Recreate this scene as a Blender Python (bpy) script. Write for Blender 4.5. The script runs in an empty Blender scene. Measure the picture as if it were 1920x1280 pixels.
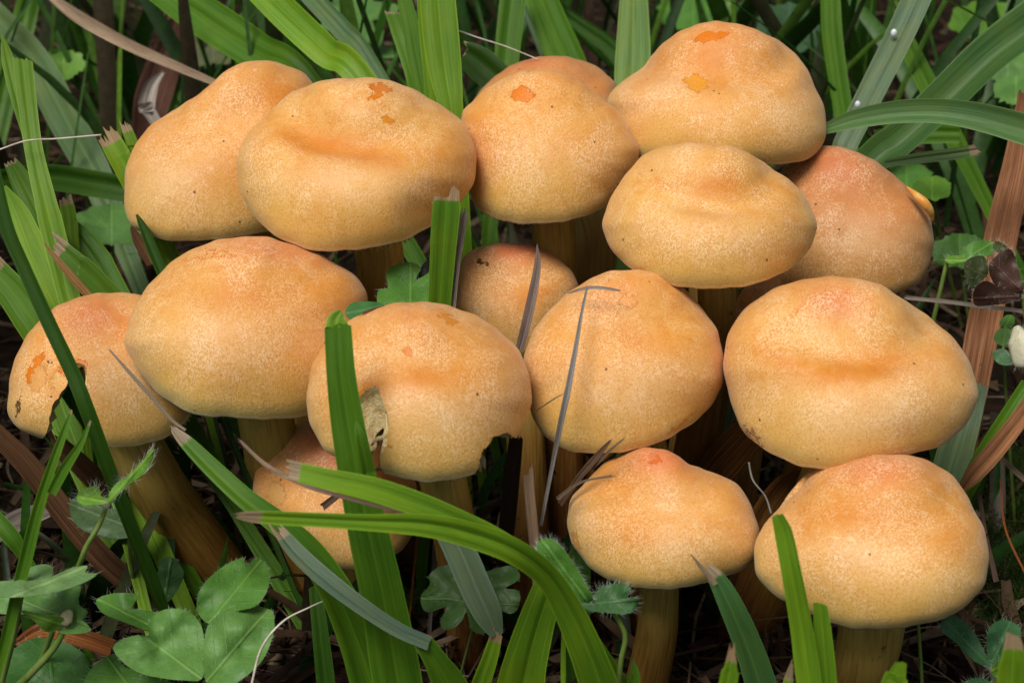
import bpy, bmesh, math, random
import numpy as np
from mathutils import Vector, Matrix, kdtree

# ------------------------------------------------------------------ camera, sky, sun, exposure
# everything below is thought of in centimetres and stored in metres (real size: a cap is about 4.5 cm wide)
CM = 0.01
TH = math.radians(28.0)                       # the camera looks down by this angle
K = 0.6 / 1920                                # 60 mm lens on a 36 mm sensor
CAM = np.array([0.0, -30.0, 22.0])
RX = np.array([1.0, 0.0, 0.0])
UP = np.array([0.0, math.sin(TH), math.cos(TH)])
FW = np.array([0.0, math.cos(TH), -math.sin(TH)])
scene = bpy.context.scene
col = scene.collection
cd = bpy.data.cameras.new('camera'); cam = bpy.data.objects.new('camera', cd); col.objects.link(cam)
cam.location = CAM * CM; cam.rotation_euler = (math.pi / 2 - TH, 0, 0)
cd.lens = 60; cd.sensor_width = 36; cd.sensor_fit = 'HORIZONTAL'; cd.clip_start = 0.005; cd.clip_end = 200
cd.dof.use_dof = True; cd.dof.focus_distance = 0.328; cd.dof.aperture_fstop = 36
scene.camera = cam
SUN_EL, SUN_AZ = math.radians(60), math.radians(212)      # high, from behind the camera and a little to the left
w = bpy.data.worlds.new('World'); scene.world = w; w.use_nodes = True
nt = w.node_tree; bg = nt.nodes['Background']
sky = nt.nodes.new('ShaderNodeTexSky'); sky.sky_type = 'NISHITA'; sky.sun_disc = False
sky.sun_elevation = SUN_EL; sky.sun_rotation = SUN_AZ; sky.dust_density = 4.0; sky.air_density = 1.0
hs = nt.nodes.new('ShaderNodeHueSaturation'); hs.inputs['Saturation'].default_value = 0.3
nt.links.new(sky.outputs[0], hs.inputs['Color']); nt.links.new(hs.outputs[0], bg.inputs['Color'])
bg.inputs['Strength'].default_value = 0.065
sd = bpy.data.lights.new('sun', 'SUN'); sd.energy = 2.6; sd.angle = math.radians(24); sd.color = (1.0, 0.95, 0.88)
sun = bpy.data.objects.new('sun', sd); col.objects.link(sun)
sdir = Vector((math.sin(SUN_AZ) * math.cos(SUN_EL), math.cos(SUN_AZ) * math.cos(SUN_EL), math.sin(SUN_EL)))
sun.rotation_euler = sdir.to_track_quat('Z', 'Y').to_euler(); sun.location = (0, 0, 3)
vs = scene.view_settings; vs.view_transform = 'Standard'; vs.look = 'None'; vs.gamma = 1.0; vs.exposure = 0.11
scene.cycles.use_denoising = True
scene.cycles.max_bounces = 6; scene.cycles.adaptive_threshold = 0.02; scene.cycles.transparent_max_bounces = 8

# ------------------------------------------------------------------ helpers
rng = np.random.default_rng(7)
random.seed(7)

def P(x, y, d):
    """photo pixel (1920 x 1280) and depth along the view axis in cm -> point in cm"""
    return CAM + d * (FW + (x - 960) * K * RX + (640 - y) * K * UP)

def PV(x, y, d):
    x = np.asarray(x, float); y = np.asarray(y, float); d = np.asarray(d, float)
    return CAM + d[:, None] * (FW + ((x - 960) * K)[:, None] * RX + ((640 - y) * K)[:, None] * UP)

def unP(V):
    D = V - CAM; d = D @ FW
    return 960 + (D @ RX) / d / K, 640 - (D @ UP) / d / K, d

def ground_d(y):
    return 22.0 / (math.sin(TH) + (y - 640) * K * math.cos(TH))

def hash3(ix, iy, iz, s):
    h = (ix * 374761393 + iy * 668265263 + iz * 2147483647 + s * 974711) & 0xFFFFFFFF
    h = ((h ^ (h >> 13)) * 1274126177) & 0xFFFFFFFF
    return ((h ^ (h >> 16)) & 0xFFFF) / 32767.5 - 1.0

def vnoise(Pn, seed=0):
    Pn = np.atleast_2d(Pn); i = np.floor(Pn).astype(np.int64); f = Pn - i; f = f * f * (3 - 2 * f)
    out = 0
    for a in (0, 1):
        for b in (0, 1):
            for c in (0, 1):
                wgt = (f[:, 0] if a else 1 - f[:, 0]) * (f[:, 1] if b else 1 - f[:, 1]) * (f[:, 2] if c else 1 - f[:, 2])
                out = out + wgt * hash3(i[:, 0] + a, i[:, 1] + b, i[:, 2] + c, seed)
    return out

def ground_z(x, y):
    p = np.stack([np.asarray(x, float) / 3.1, np.asarray(y, float) / 3.1, np.zeros_like(np.asarray(x, float))], 1)
    return 0.55 * vnoise(p, 3) + 0.25 * vnoise(p * 2.7, 4) - 0.5

def catmull(pts, n, closed=False):
    pts = np.asarray(pts, float); m = len(pts)
    out = []
    segs = m if closed else m - 1
    for k in range(segs):
        if closed:
            p0, p1, p2, p3 = pts[(k - 1) % m], pts[k], pts[(k + 1) % m], pts[(k + 2) % m]
        else:
            p1, p2 = pts[k], pts[k + 1]
            p0 = pts[k - 1] if k > 0 else 2 * p1 - p2
            p3 = pts[k + 2] if k + 2 < m else 2 * p2 - p1
        for t in np.linspace(0, 1, n, endpoint=False):
            out.append(0.5 * (2 * p1 + (p2 - p0) * t + (2 * p0 - 5 * p1 + 4 * p2 - p3) * t * t + (3 * p1 - p0 - 3 * p2 + p3) * t ** 3))
    if not closed: out.append(pts[-1])
    return np.array(out)

def nrm(v):
    return v / (np.linalg.norm(v, axis=-1, keepdims=True) + 1e-12)

def mk(name, V, F, mats, parent=None, loc=None, uv=None, attrs=None, mi=None, smooth=True, color=None, sharp=None):
    """one mesh object; V in cm world coordinates"""
    loc = np.zeros(3) if loc is None else np.asarray(loc, float)
    me = bpy.data.meshes.new(name)
    me.from_pydata(((np.asarray(V) - loc) * CM).tolist(), [], [list(map(int, f)) for f in F])
    for m in (mats if isinstance(mats, (list, tuple)) else [mats]): me.materials.append(m)
    if mi is not None: me.polygons.foreach_set('material_index', np.asarray(mi, dtype=np.int32))
    if uv is not None:
        lay = me.uv_layers.new(name='UVMap'); li = np.zeros(len(me.loops), dtype=np.int32); me.loops.foreach_get('vertex_index', li)
        lay.data.foreach_set('uv', np.asarray(uv, dtype=np.float32)[li].ravel())
    for k, a in (attrs or {}).items():
        at = me.attributes.new(k, 'FLOAT', 'POINT'); at.data.foreach_set('value', np.asarray(a, dtype=np.float32))
    me.polygons.foreach_set('use_smooth', [smooth] * len(me.polygons))
    if sharp: me.set_sharp_from_angle(angle=math.radians(sharp))
    me.update()
    o = bpy.data.objects.new(name, me); col.objects.link(o)
    if parent is not None: o.parent = parent
    else: o.location = loc * CM
    if color is not None: o.color = (*color, 1)
    return o

def tag(o, label=None, cat=None, group=None, kind=None):
    if label: o['label'] = label
    if cat: o['category'] = cat
    if group: o['group'] = group
    if kind: o['kind'] = kind
    return o

def empty(name, loc):
    e = bpy.data.objects.new(name, None); col.objects.link(e); e.location = np.asarray(loc) * CM
    e.empty_display_size = 0.01
    return e

def grid_faces(nr, nc, wrap=False, off=0):
    F = []
    for i in range(nr - 1):
        for j in range(nc if wrap else nc - 1):
            j2 = (j + 1) % nc
            F.append((off + i * nc + j, off + i * nc + j2, off + (i + 1) * nc + j2, off + (i + 1) * nc + j))
    return F

# ------------------------------------------------------------------ materials
class NT:
    def __init__(s, name):
        s.m = bpy.data.materials.new(name); s.m.use_nodes = True; s.t = s.m.node_tree
        s.b = s.t.nodes['Principled BSDF']; s.out = s.t.nodes['Material Output']
    def n(s, typ, **kw):
        nd = s.t.nodes.new('ShaderNode' + typ)
        ins = kw.pop('i', {})
        for k, v in kw.items(): setattr(nd, k, v)
        for k, v in ins.items(): s.set(nd.inputs[k], v)
        return nd
    def set(s, sock, v):
        if isinstance(v, bpy.types.NodeSocket): s.t.links.new(v, sock)
        elif isinstance(v, bpy.types.Node): s.t.links.new(v.outputs[0], sock)
        else:
            if sock.type == 'RGBA' and len(v) == 3: v = (*v, 1)
            sock.default_value = v
    def math(s, op, a, b=None, c=None):
        nd = s.n('Math', operation=op); s.set(nd.inputs[0], a)
        if b is not None: s.set(nd.inputs[1], b)
        if c is not None: s.set(nd.inputs[2], c)
        return nd.outputs[0]
    def vmath(s, op, a, b=None):
        nd = s.n('VectorMath', operation=op); s.set(nd.inputs[0], a)
        if b is not None: s.set(nd.inputs[3 if op == 'SCALE' else 1], b)
        return nd.outputs['Value'] if op in ('DOT_PRODUCT', 'LENGTH') else nd.outputs[0]
    def mix(s, f, a, b, blend='MIX'):
        nd = s.n('Mix', data_type='RGBA', blend_type=blend)
        s.set(nd.inputs[0], f); s.set(nd.inputs[6], a); s.set(nd.inputs[7], b); return nd.outputs[2]
    def ramp(s, f, lo, hi, a=0.0, b=1.0):
        nd = s.n('MapRange', interpolation_type='SMOOTHSTEP'); s.set(nd.inputs[0], f)
        nd.inputs[1].default_value = lo; nd.inputs[2].default_value = hi; nd.inputs[3].default_value = a; nd.inputs[4].default_value = b
        return nd.outputs[0]
    def noise(s, vec, scale, detail=2, rough=.5, dist=0.0):
        nd = s.n('TexNoise'); s.set(nd.inputs['Vector'], vec); nd.inputs['Scale'].default_value = scale
        nd.inputs['Detail'].default_value = detail; nd.inputs['Roughness'].default_value = rough; nd.inputs['Distortion'].default_value = dist
        return nd
    def attr(s, name): return s.n('Attribute', attribute_name=name).outputs['Fac']
    def objcm(s):
        tc = s.n('TexCoord'); return s.vmath('SCALE', tc.outputs['Object'], 100.0)
    def bump(s, h, strength, dist):
        nd = s.n('Bump'); nd.inputs['Strength'].default_value = strength; nd.inputs['Distance'].default_value = dist; s.set(nd.inputs['Height'], h)
        s.t.links.new(nd.outputs[0], s.b.inputs['Normal']); return nd

def cap_material(name, patches, tone=(0.0, 0.0), loc=np.zeros(3), speck=1.0, seed=0):
    """tone = (redder, darker); patches = list of (centre cm world, rx, ry, rot, colour)"""
    s = NT(name); p = s.objcm()
    rnd = s.n('ObjectInfo').outputs['Random']
    off = s.vmath('ADD', p, s.vmath('SCALE', (3.1, 7.7, 5.3), s.math('MULTIPLY', rnd, 9.0)))
    t = s.attr('t')
    n1 = s.noise(off, 0.55, 3, .55).outputs[0]
    n2 = s.noise(off, 2.2, 3, .6, .6).outputs[0]
    base = s.mix(s.ramp(n1, .35, .65), (0.735, 0.340, 0.066), (0.80, 0.425, 0.110))
    vr = np.random.default_rng(seed + 900)                     # no two caps are of quite the same age and tint
    base = s.mix(float(vr.uniform(0, .45)), base, ((0.80, 0.48, 0.17), (0.71, 0.30, 0.05), (0.74, 0.35, 0.10), (0.76, 0.43, 0.10))[int(vr.integers(4))])
    base = s.mix(s.ramp(n2, .42, .70, 0, .65), base, (0.70, 0.265, 0.028))
    if tone[0] > 0: base = s.mix(tone[0], base, (0.58, 0.20, 0.055))
    # pigment zones
    base = s.mix(s.math('MULTIPLY', s.attr('org'), s.ramp(n2, .25, .62, .7, 1.0)), base, (0.64, 0.205, 0.010))
    base = s.mix(s.attr('red'), base, (0.66, 0.175, 0.065))
    # margin turns cream yellow, then a thin pale lip
    mg = s.ramp(s.math('ADD', t, s.math('MULTIPLY', s.math('SUBTRACT', n1, .5), .30)), .48, .88)
    base = s.mix(s.math('MULTIPLY', mg, .8), base, (0.70, 0.45, 0.115))
    mg2 = s.ramp(s.math('ADD', t, s.math('MULTIPLY', s.math('SUBTRACT', n2, .5), .10)), .80, .93)
    base = s.mix(s.math('MULTIPLY', mg2, .65), base, (0.58, 0.48, 0.16))  # olive towards the rim: part pigment, part green bounce light painted in
    base = s.mix(s.ramp(s.math('ADD', t, s.math('MULTIPLY', s.math('SUBTRACT', n2, .5), .05)), .955, .975, 0, .7), base, (0.74, 0.66, 0.42))
    if tone[0] > 0: base = s.mix(tone[0] * .75, base, (0.52, 0.19, 0.055))
    # fine pale felt: very short fibres, thicker here and there, thinning towards the margin
    ofs = s.vmath('MULTIPLY', off, (1.0, 1.0, .58))
    f1 = s.noise(ofs, 27.0, 2, .6, .8).outputs[0]
    f2 = s.noise(ofs, 46.0, 1, .5, .4).outputs[0]
    fel = s.math('ADD', s.math('MULTIPLY', f1, .55), s.math('MULTIPLY', f2, .45))
    msk = s.ramp(s.noise(off, .8, 4, .7, .8).outputs[0], .40, .60, .10, 1.0)
    msk = s.math('MULTIPLY', msk, s.math('SUBTRACT', 1.0, s.math('MULTIPLY', s.attr('org'), .75)))
    msk = s.math('MULTIPLY', msk, s.ramp(t, .95, .62, .35, 1.0))
    felf = s.math('MULTIPLY', s.math('MULTIPLY', s.ramp(fel, .47, .585), msk), .56 * speck)
    base = s.mix(s.math('MULTIPLY', s.attr('pale'), s.ramp(n2, .3, .6, .25, .6)), base, (0.89, 0.60, 0.32))
    base = s.mix(s.math('MULTIPLY', s.ramp(fel, .50, .40), .30 * speck), base, (0.46, 0.18, 0.030))
    base = s.mix(felf, base, (0.96, 0.73, 0.47))  # pale fibres, brightened to paint in the white-pink sheen as well
    # smears of soil and damp
    sm = s.noise(off, 1.7, 5, .75, 1.2).outputs[0]
    base = s.mix(s.ramp(sm, .62, .80, 0, .30), base, (0.42, 0.19, 0.06))
    if tone[1] > 0: base = s.mix(tone[1], base, (0.09, 0.035, 0.012))
    # dark specks
    vo = s.n('TexVoronoi', feature='F1'); s.set(vo.inputs['Vector'], off); vo.inputs['Scale'].default_value = 2.3
    keep = s.math('GREATER_THAN', s.n('SeparateColor', i={0: vo.outputs['Color']}).outputs[0], .62)
    sp = s.math('MULTIPLY', s.math('LESS_THAN', vo.outputs['Distance'], .065), keep)
    base = s.mix(s.math('MULTIPLY', sp, .8), base, (0.10, 0.03, 0.012))
    # torn skin patches and stains with their own outline
    rough = s.math('SUBTRACT', s.ramp(fel, .4, .65, .48, .66), s.math('MULTIPLY', s.ramp(n1, .5, .66), .14))
    wv = s.vmath('SCALE', s.vmath('SUBTRACT', s.noise(p, 7.0, 3, .6).outputs['Color'], (.5, .5, .5)), .34)
    hgt = fel
    for (c, rx, ry, rot, pc) in patches:
        q = s.vmath('SUBTRACT', s.vmath('ADD', p, wv), tuple(c - loc))
        ca, sa = math.cos(rot), math.sin(rot)
        a1 = (RX * ca + UP * sa) / rx; a2 = (-RX * sa + UP * ca) / ry
        u = s.vmath('DOT_PRODUCT', q, tuple(a1)); v = s.vmath('DOT_PRODUCT', q, tuple(a2))
        r = s.math('SQRT', s.math('ADD', s.math('MULTIPLY', u, u), s.math('MULTIPLY', v, v)))
        hgt = s.math('SUBTRACT', hgt, s.ramp(r, 1.05, .92, 0, 1.6))
        edge = s.math('MULTIPLY', s.ramp(r, 1.12, 1.0), s.ramp(r, .82, 1.0))
        base = s.mix(s.math('MULTIPLY', s.ramp(r, 1.06, .98), s.ramp(n2, .2, .6, .75, .97)), base, pc)
        base = s.mix(s.math('MULTIPLY', edge, .4), base, (pc[0] * .55, pc[1] * .4, pc[2] * .3))
        rough = s.math('SUBTRACT', rough, s.ramp(r, 1.0, .9, 0, .26))
    s.set(s.b.inputs['Base Color'], base)
    s.set(s.b.inputs['Roughness'], rough)
    s.b.inputs['Specular IOR Level'].default_value = 0.32
    s.b.inputs['Sheen Weight'].default_value = 0.12; s.b.inputs['Sheen Roughness'].default_value = .4
    s.bump(hgt, .34, .0005)
    return s.m

def flesh_material():
    s = NT('mushroom_flesh'); p = s.objcm()
    n = s.noise(p, 5, 4, .65, .5).outputs[0]; n2 = s.noise(p, 20, 3, .6).outputs[0]
    c = s.mix(s.ramp(n, .48, .78), (0.96, 0.77, 0.40), (0.86, 0.54, 0.15))
    c = s.mix(s.ramp(n2, .60, .80, 0, .3), c, (0.62, 0.46, 0.24))
    s.set(s.b.inputs['Base Color'], c); s.b.inputs['Roughness'].default_value = .6
    s.bump(n2, .7, .0009)
    return s.m

def gill_material():
    s = NT('gill'); p = s.objcm(); n = s.noise(p, 6, 3).outputs[0]
    s.set(s.b.inputs['Base Color'], s.mix(n, (0.36, 0.35, 0.22), (0.52, 0.46, 0.25))); s.b.inputs['Roughness'].default_value = .7
    return s.m

def stem_material():
    s = NT('mushroom_stem'); uvn = s.n('TexCoord').outputs['UV']; p = s.objcm()
    sx = s.n('SeparateXYZ', i={0: uvn})
    st = s.n('CombineXYZ', i={0: s.math('MULTIPLY', sx.outputs[0], 22.0), 1: s.math('MULTIPLY', sx.outputs[1], .9)})
    fib = s.noise(st, 1.0, 4, .6, .3).outputs[0]
    v = s.attr('t')
    c = s.mix(s.ramp(v, .05, .55), (0.46, 0.35, 0.08), (0.28, 0.15, 0.024))
    c = s.mix(s.ramp(v, .45, .95), c, (0.20, 0.07, 0.012))
    c = s.mix(s.ramp(fib, .45, .72, 0, .5), c, (0.09, 0.04, 0.012))
    c = s.mix(s.ramp(fib, .48, .30, 0, .35), c, (0.36, 0.26, 0.08))
    n = s.noise(p, 3.0, 3, .7).outputs[0]
    c = s.mix(s.ramp(n, .66, .74, 0, .8), c, (0.09, 0.035, 0.012))
    s.set(s.b.inputs['Base Color'], c); s.b.inputs['Roughness'].default_value = .55
    s.b.inputs['Specular IOR Level'].default_value = .3
    s.bump(fib, .5, .0008)
    return s.m

def blade_material(name, dry=False):
    s = NT(name); uvn = s.n('TexCoord').outputs['UV']; sx = s.n('SeparateXYZ', i={0: uvn})
    oi = s.n('ObjectInfo'); oc = oi.outputs['Color']; rnd = s.math('MULTIPLY', oi.outputs['Random'], 40.0)
    u, v = sx.outputs[0], sx.outputs[1]
    st = s.n('CombineXYZ', i={0: s.math('MULTIPLY', u, 44.0 if not dry else 30.0), 1: s.math('MULTIPLY', v, .35), 2: rnd})
    vein = s.noise(st, 1.0, 4, .7, .1).outputs[0]
    bl = s.n('CombineXYZ', i={0: s.math('MULTIPLY', u, 1.6), 1: s.math('MULTIPLY', v, .8), 2: rnd})
    blot = s.noise(bl, 1.0, 4, .6, .4).outputs[0]
    fine = s.noise(s.n('CombineXYZ', i={0: s.math('MULTIPLY', u, 6), 1: s.math('MULTIPLY', v, 7), 2: rnd}), 1.0, 3, .7).outputs[0]
    dark = s.mix(1.0, oc, (.72, .74, .7) if not dry else (.5, .46, .43), 'MULTIPLY')
    lite = s.mix(1.0, oc, (1.3, 1.2, 1.3) if not dry else (1.45, 1.45, 1.45), 'MULTIPLY')
    c = s.mix(s.ramp(vein, .36, .64), dark, lite)
    c = s.mix(s.ramp(blot, .35, .7, 0, .45), c, s.mix(1.0, oc, (1.7, 1.15, .7) if not dry else (.5, .42, .36), 'MULTIPLY'))
    if not dry:
        mid = s.ramp(s.math('ABSOLUTE', s.math('SUBTRACT', u, .5)), .035, .01, 0, .5)
        c = s.mix(mid, c, s.mix(1.0, oc, (1.9, 1.5, 1.6), 'MULTIPLY'))
        c = s.mix(s.ramp(fine, .70, .76, 0, .6), c, (0.30, 0.32, 0.20))
        c = s.mix(s.ramp(fine, .27, .22, 0, .6), c, (0.05, 0.04, 0.015))
        lg = s.noise(s.n('CombineXYZ', i={0: rnd, 1: s.math('MULTIPLY', v, .22), 2: 3.0}), 1.0, 2).outputs[0]
        c = s.mix(s.ramp(lg, .35, .65, 0, .5), c, s.mix(1.0, c, (.55, .68, .75), 'MULTIPLY'))
        c = s.mix(s.ramp(u, .42, .58, 0, .28), c, s.mix(1.0, c, (.6, .72, .7), 'MULTIPLY'))  # one half darker: shade of the fold painted into the colour
        edge = s.ramp(s.math('ABSOLUTE', s.math('SUBTRACT', u, .5)), .462, .49, 0, .55)
        c = s.mix(edge, c, s.mix(1.0, oc, (2.4, 1.9, 2.4), 'MULTIPLY'))
        d = s.attr('dry')
        d2 = s.ramp(s.math('ADD', d, s.math('MULTIPLY', s.math('SUBTRACT', vein, .5), .7)), .45, .62)
        c = s.mix(d2, c, s.mix(s.ramp(vein, .4, .6), s.mix(oi.outputs['Random'], (0.12, 0.07, 0.035), (0.32, 0.22, 0.11)), s.mix(oi.outputs['Random'], (0.55, 0.45, 0.30), (0.46, 0.33, 0.17))))
    else:
        c = s.mix(s.ramp(fine, .62, .75, 0, .55), c, (0.05, 0.035, 0.025))
    s.set(s.b.inputs['Base Color'], c)
    s.b.inputs['Roughness'].default_value = .42 if not dry else .75
    s.b.inputs['Specular IOR Level'].default_value = .32 if not dry else .2
    s.bump(vein, .25 if not dry else .8, .0005)
    tr = s.n('BsdfTranslucent'); s.set(tr.inputs['Color'], s.mix(1.0, c, (1.5, 1.5, .7) if not dry else (1, .9, .7), 'MULTIPLY'))
    mx = s.n('MixShader'); mx.inputs[0].default_value = .33 if not dry else .12
    s.t.links.new(s.b.outputs[0], mx.inputs[1]); s.t.links.new(tr.outputs[0], mx.inputs[2]); s.t.links.new(mx.outputs[0], s.out.inputs[0])
    return s.m

def leaf_material():
    s = NT('leaf'); uvn = s.n('TexCoord').outputs['UV']; sx = s.n('SeparateXYZ', i={0: uvn}); p = s.objcm()
    oc = s.n('ObjectInfo').outputs['Color']
    u, v = sx.outputs[0], sx.outputs[1]          # u across (cm, 0 = midrib), v along
    au = s.math('ABSOLUTE', u)
    n = s.noise(p, 2.2, 4, .6, .3).outputs[0]
    cells = s.n('TexVoronoi', feature='DISTANCE_TO_EDGE'); s.set(cells.inputs['Vector'], p); cells.inputs['Scale'].default_value = 7.0
    side = s.math('ADD', s.math('MULTIPLY', v, 3.2), s.math('MULTIPLY', au, -3.0))
    sv = s.ramp(s.math('ABSOLUTE', s.math('SUBTRACT', s.math('FRACT', side), .5)), .46, .5)
    vein = s.math('MAXIMUM', s.ramp(au, .035, .012), s.math('MULTIPLY', sv, .55))
    c = s.mix(s.ramp(n, .35, .65), s.mix(1.0, oc, (.82, .85, .85), 'MULTIPLY'), s.mix(1.0, oc, (1.15, 1.1, 1.1), 'MULTIPLY'))
    c = s.mix(s.math('MULTIPLY', vein, .5), c, s.mix(1.0, oc, (2.2, 1.7, 1.9), 'MULTIPLY'))
    c = s.mix(s.ramp(cells.outputs['Distance'], .07, .0, 0, .25), c, s.mix(1.0, oc, (1.7, 1.5, 1.5), 'MULTIPLY'))
    sp = s.noise(p, 9, 2, .5).outputs[0]
    c = s.mix(s.ramp(sp, .72, .78, 0, .6), c, (0.22, 0.24, 0.14))
    s.set(s.b.inputs['Base Color'], c); s.b.inputs['Roughness'].default_value = .5; s.b.inputs['Specular IOR Level'].default_value = .4
    s.bump(s.math('SUBTRACT', s.math('MULTIPLY', s.noise(p, 6, 3).outputs[0], .8), vein), .4, .0007)
    tr = s.n('BsdfTranslucent'); s.set(tr.inputs['Color'], s.mix(1.0, c, (1.5, 1.5, .7), 'MULTIPLY'))
    mx = s.n('MixShader'); mx.inputs[0].default_value = .25
    s.t.links.new(s.b.outputs[0], mx.inputs[1]); s.t.links.new(tr.outputs[0], mx.inputs[2]); s.t.links.new(mx.outputs[0], s.out.inputs[0])
    return s.m

def plain(name, c, rough=.6, c2=None, scale=3.0, spec=.3):
    s = NT(name); p = s.objcm()
    if c2 is not None: s.set(s.b.inputs['Base Color'], s.mix(s.ramp(s.noise(p, scale, 4, .65, .4).outputs[0], .35, .65), c, c2))
    else: s.b.inputs['Base Color'].default_value = (*c, 1)
    s.b.inputs['Roughness'].default_value = rough; s.b.inputs['Specular IOR Level'].default_value = spec
    return s.m

def stuff_material(name, cols, spec=.3, rough=.6, transl=.2):
    """many small pieces in one mesh: colour by the per-piece attribute 'pc'"""
    s = NT(name); f = s.attr('pc'); cr = s.n('ValToRGB'); s.set(cr.inputs[0], f)
    e = cr.color_ramp.elements
    while len(e) < len(cols): e.new(.5)
    for i, c in enumerate(cols): e[i].position = i / max(1, len(cols) - 1); e[i].color = (*c, 1)
    n = s.noise(s.objcm(), 4, 4, .65).outputs[0]
    c = s.mix(s.ramp(n, .3, .7, 0, .6), cr.outputs[0], s.mix(1.0, cr.outputs[0], (.4, .4, .4), 'MULTIPLY'))
    s.set(s.b.inputs['Base Color'], c); s.b.inputs['Roughness'].default_value = rough; s.b.inputs['Specular IOR Level'].default_value = spec
    tr = s.n('BsdfTranslucent'); s.set(tr.inputs['Color'], c)
    mx = s.n('MixShader'); mx.inputs[0].default_value = transl
    s.t.links.new(s.b.outputs[0], mx.inputs[1]); s.t.links.new(tr.outputs[0], mx.inputs[2]); s.t.links.new(mx.outputs[0], s.out.inputs[0])
    return s.m

M_FLESH, M_GILL, M_STEM = flesh_material(), gill_material(), stem_material()
M_GRASS, M_DRY, M_LEAF = blade_material('grass_blade'), blade_material('dry_blade', True), leaf_material()
M_HAIR = plain('leaf_hair', (0.40, 0.44, 0.36), .5)
M_STALK = plain('leaf_stalk', (0.13, 0.22, 0.035), .5, (0.20, 0.28, 0.07), 2.0)
M_FIBRE = plain('pale_fibre', (0.66, 0.62, 0.54), .6, (0.45, 0.40, 0.33), 2.0)
M_SOIL = plain('soil', (0.012, 0.008, 0.005), .95, (0.030, 0.019, 0.011), 1.2, .1)
M_DEW = plain('dew', (0.8, 0.85, 0.9), .05, spec=.8)

# ------------------------------------------------------------------ ground
def build_ground():
    a = np.concatenate([-np.geomspace(6000, 40, 14), np.linspace(-36, 36, 121), np.geomspace(40, 6000, 14)])
    b = np.concatenate([-np.geomspace(6000, 34, 12), np.linspace(-30, 70, 140), np.geomspace(76, 6000, 14)])
    X, Y = np.meshgrid(a, b); x, y = X.ravel(), Y.ravel()
    z = ground_z(x, y) + .12 * vnoise(np.stack([x / .5, y / .5, x * 0], 1), 9)
    o = mk('ground', np.stack([x, y, z], 1), grid_faces(len(b), len(a)), M_SOIL)
    tag(o, 'dark damp soil under the grass and mushrooms', None, kind='structure')
build_ground()

# ------------------------------------------------------------------ mushrooms
def tube(path, rad, nseg=14, wob=0.0, seed=0):
    path = np.asarray(path, float); n = len(path)
    T = nrm(np.gradient(path, axis=0))
    ref = np.tile(FW, (n, 1)); A = nrm(np.cross(T, ref)); B = np.cross(T, A)
    ph = np.linspace(0, 2 * np.pi, nseg, endpoint=False)
    rad = np.broadcast_to(np.asarray(rad, float), (n,))
    V = []; UV = []
    L = np.concatenate([[0], np.cumsum(np.linalg.norm(np.diff(path, axis=0), axis=1))])
    for i in range(n):
        r = np.full(nseg, rad[i])
        if wob: r = r * (1 + wob * vnoise(np.stack([np.cos(ph) * 1.3 + 5, np.sin(ph) * 1.3, np.full(nseg, L[i] * .7)], 1), seed))
        V.append(path[i] + np.outer(np.cos(ph) * r, A[i]) + np.outer(np.sin(ph) * r, B[i]))
        UV += [(abs(q / nseg * 2 - 1), L[i]) for q in range(nseg)]
    V = np.concatenate(V); F = grid_faces(n, nseg, True)
    F.append(list(range(nseg))[::-1]); F.append([(n - 1) * nseg + j for j in range(nseg)])
    return V, F, np.array(UV), np.repeat(np.linspace(0, 1, n), nseg)

def poly_radius(poly, c, ang):
    """distance from c to the outline in each direction"""
    p = poly - c; q = np.roll(p, -1, 0); out = np.zeros(len(ang))
    e = q - p
    for i, a in enumerate(ang):
        dx, dy = math.cos(a), math.sin(a)
        den = dx * e[:, 1] - dy * e[:, 0]
        with np.errstate(divide='ignore', invalid='ignore'):
            t = (p[:, 0] * e[:, 1] - p[:, 1] * e[:, 0]) / den
            s = (p[:, 0] * dy - p[:, 1] * dx) / den
        ok = (t > 0) & (s >= -1e-6) & (s <= 1 + 1e-6) & (np.abs(den) > 1e-9)
        out[i] = t[ok].max() if ok.any() else 1.0
    return out

def inside(poly, x, y):
    poly = np.asarray(poly, float); r = np.zeros(len(x), bool); n = len(poly)
    for i in range(n):
        x1, y1 = poly[i]; x2, y2 = poly[(i + 1) % n]
        c = ((y1 > y) != (y2 > y)) & (x < (x2 - x1) * (y - y1) / (y2 - y1 + 1e-12) + x1)
        r ^= c
    return r

CAPS = []
NPHI, NTOP, NBOT, NGILL = 144, 84, 18, 96

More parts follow.
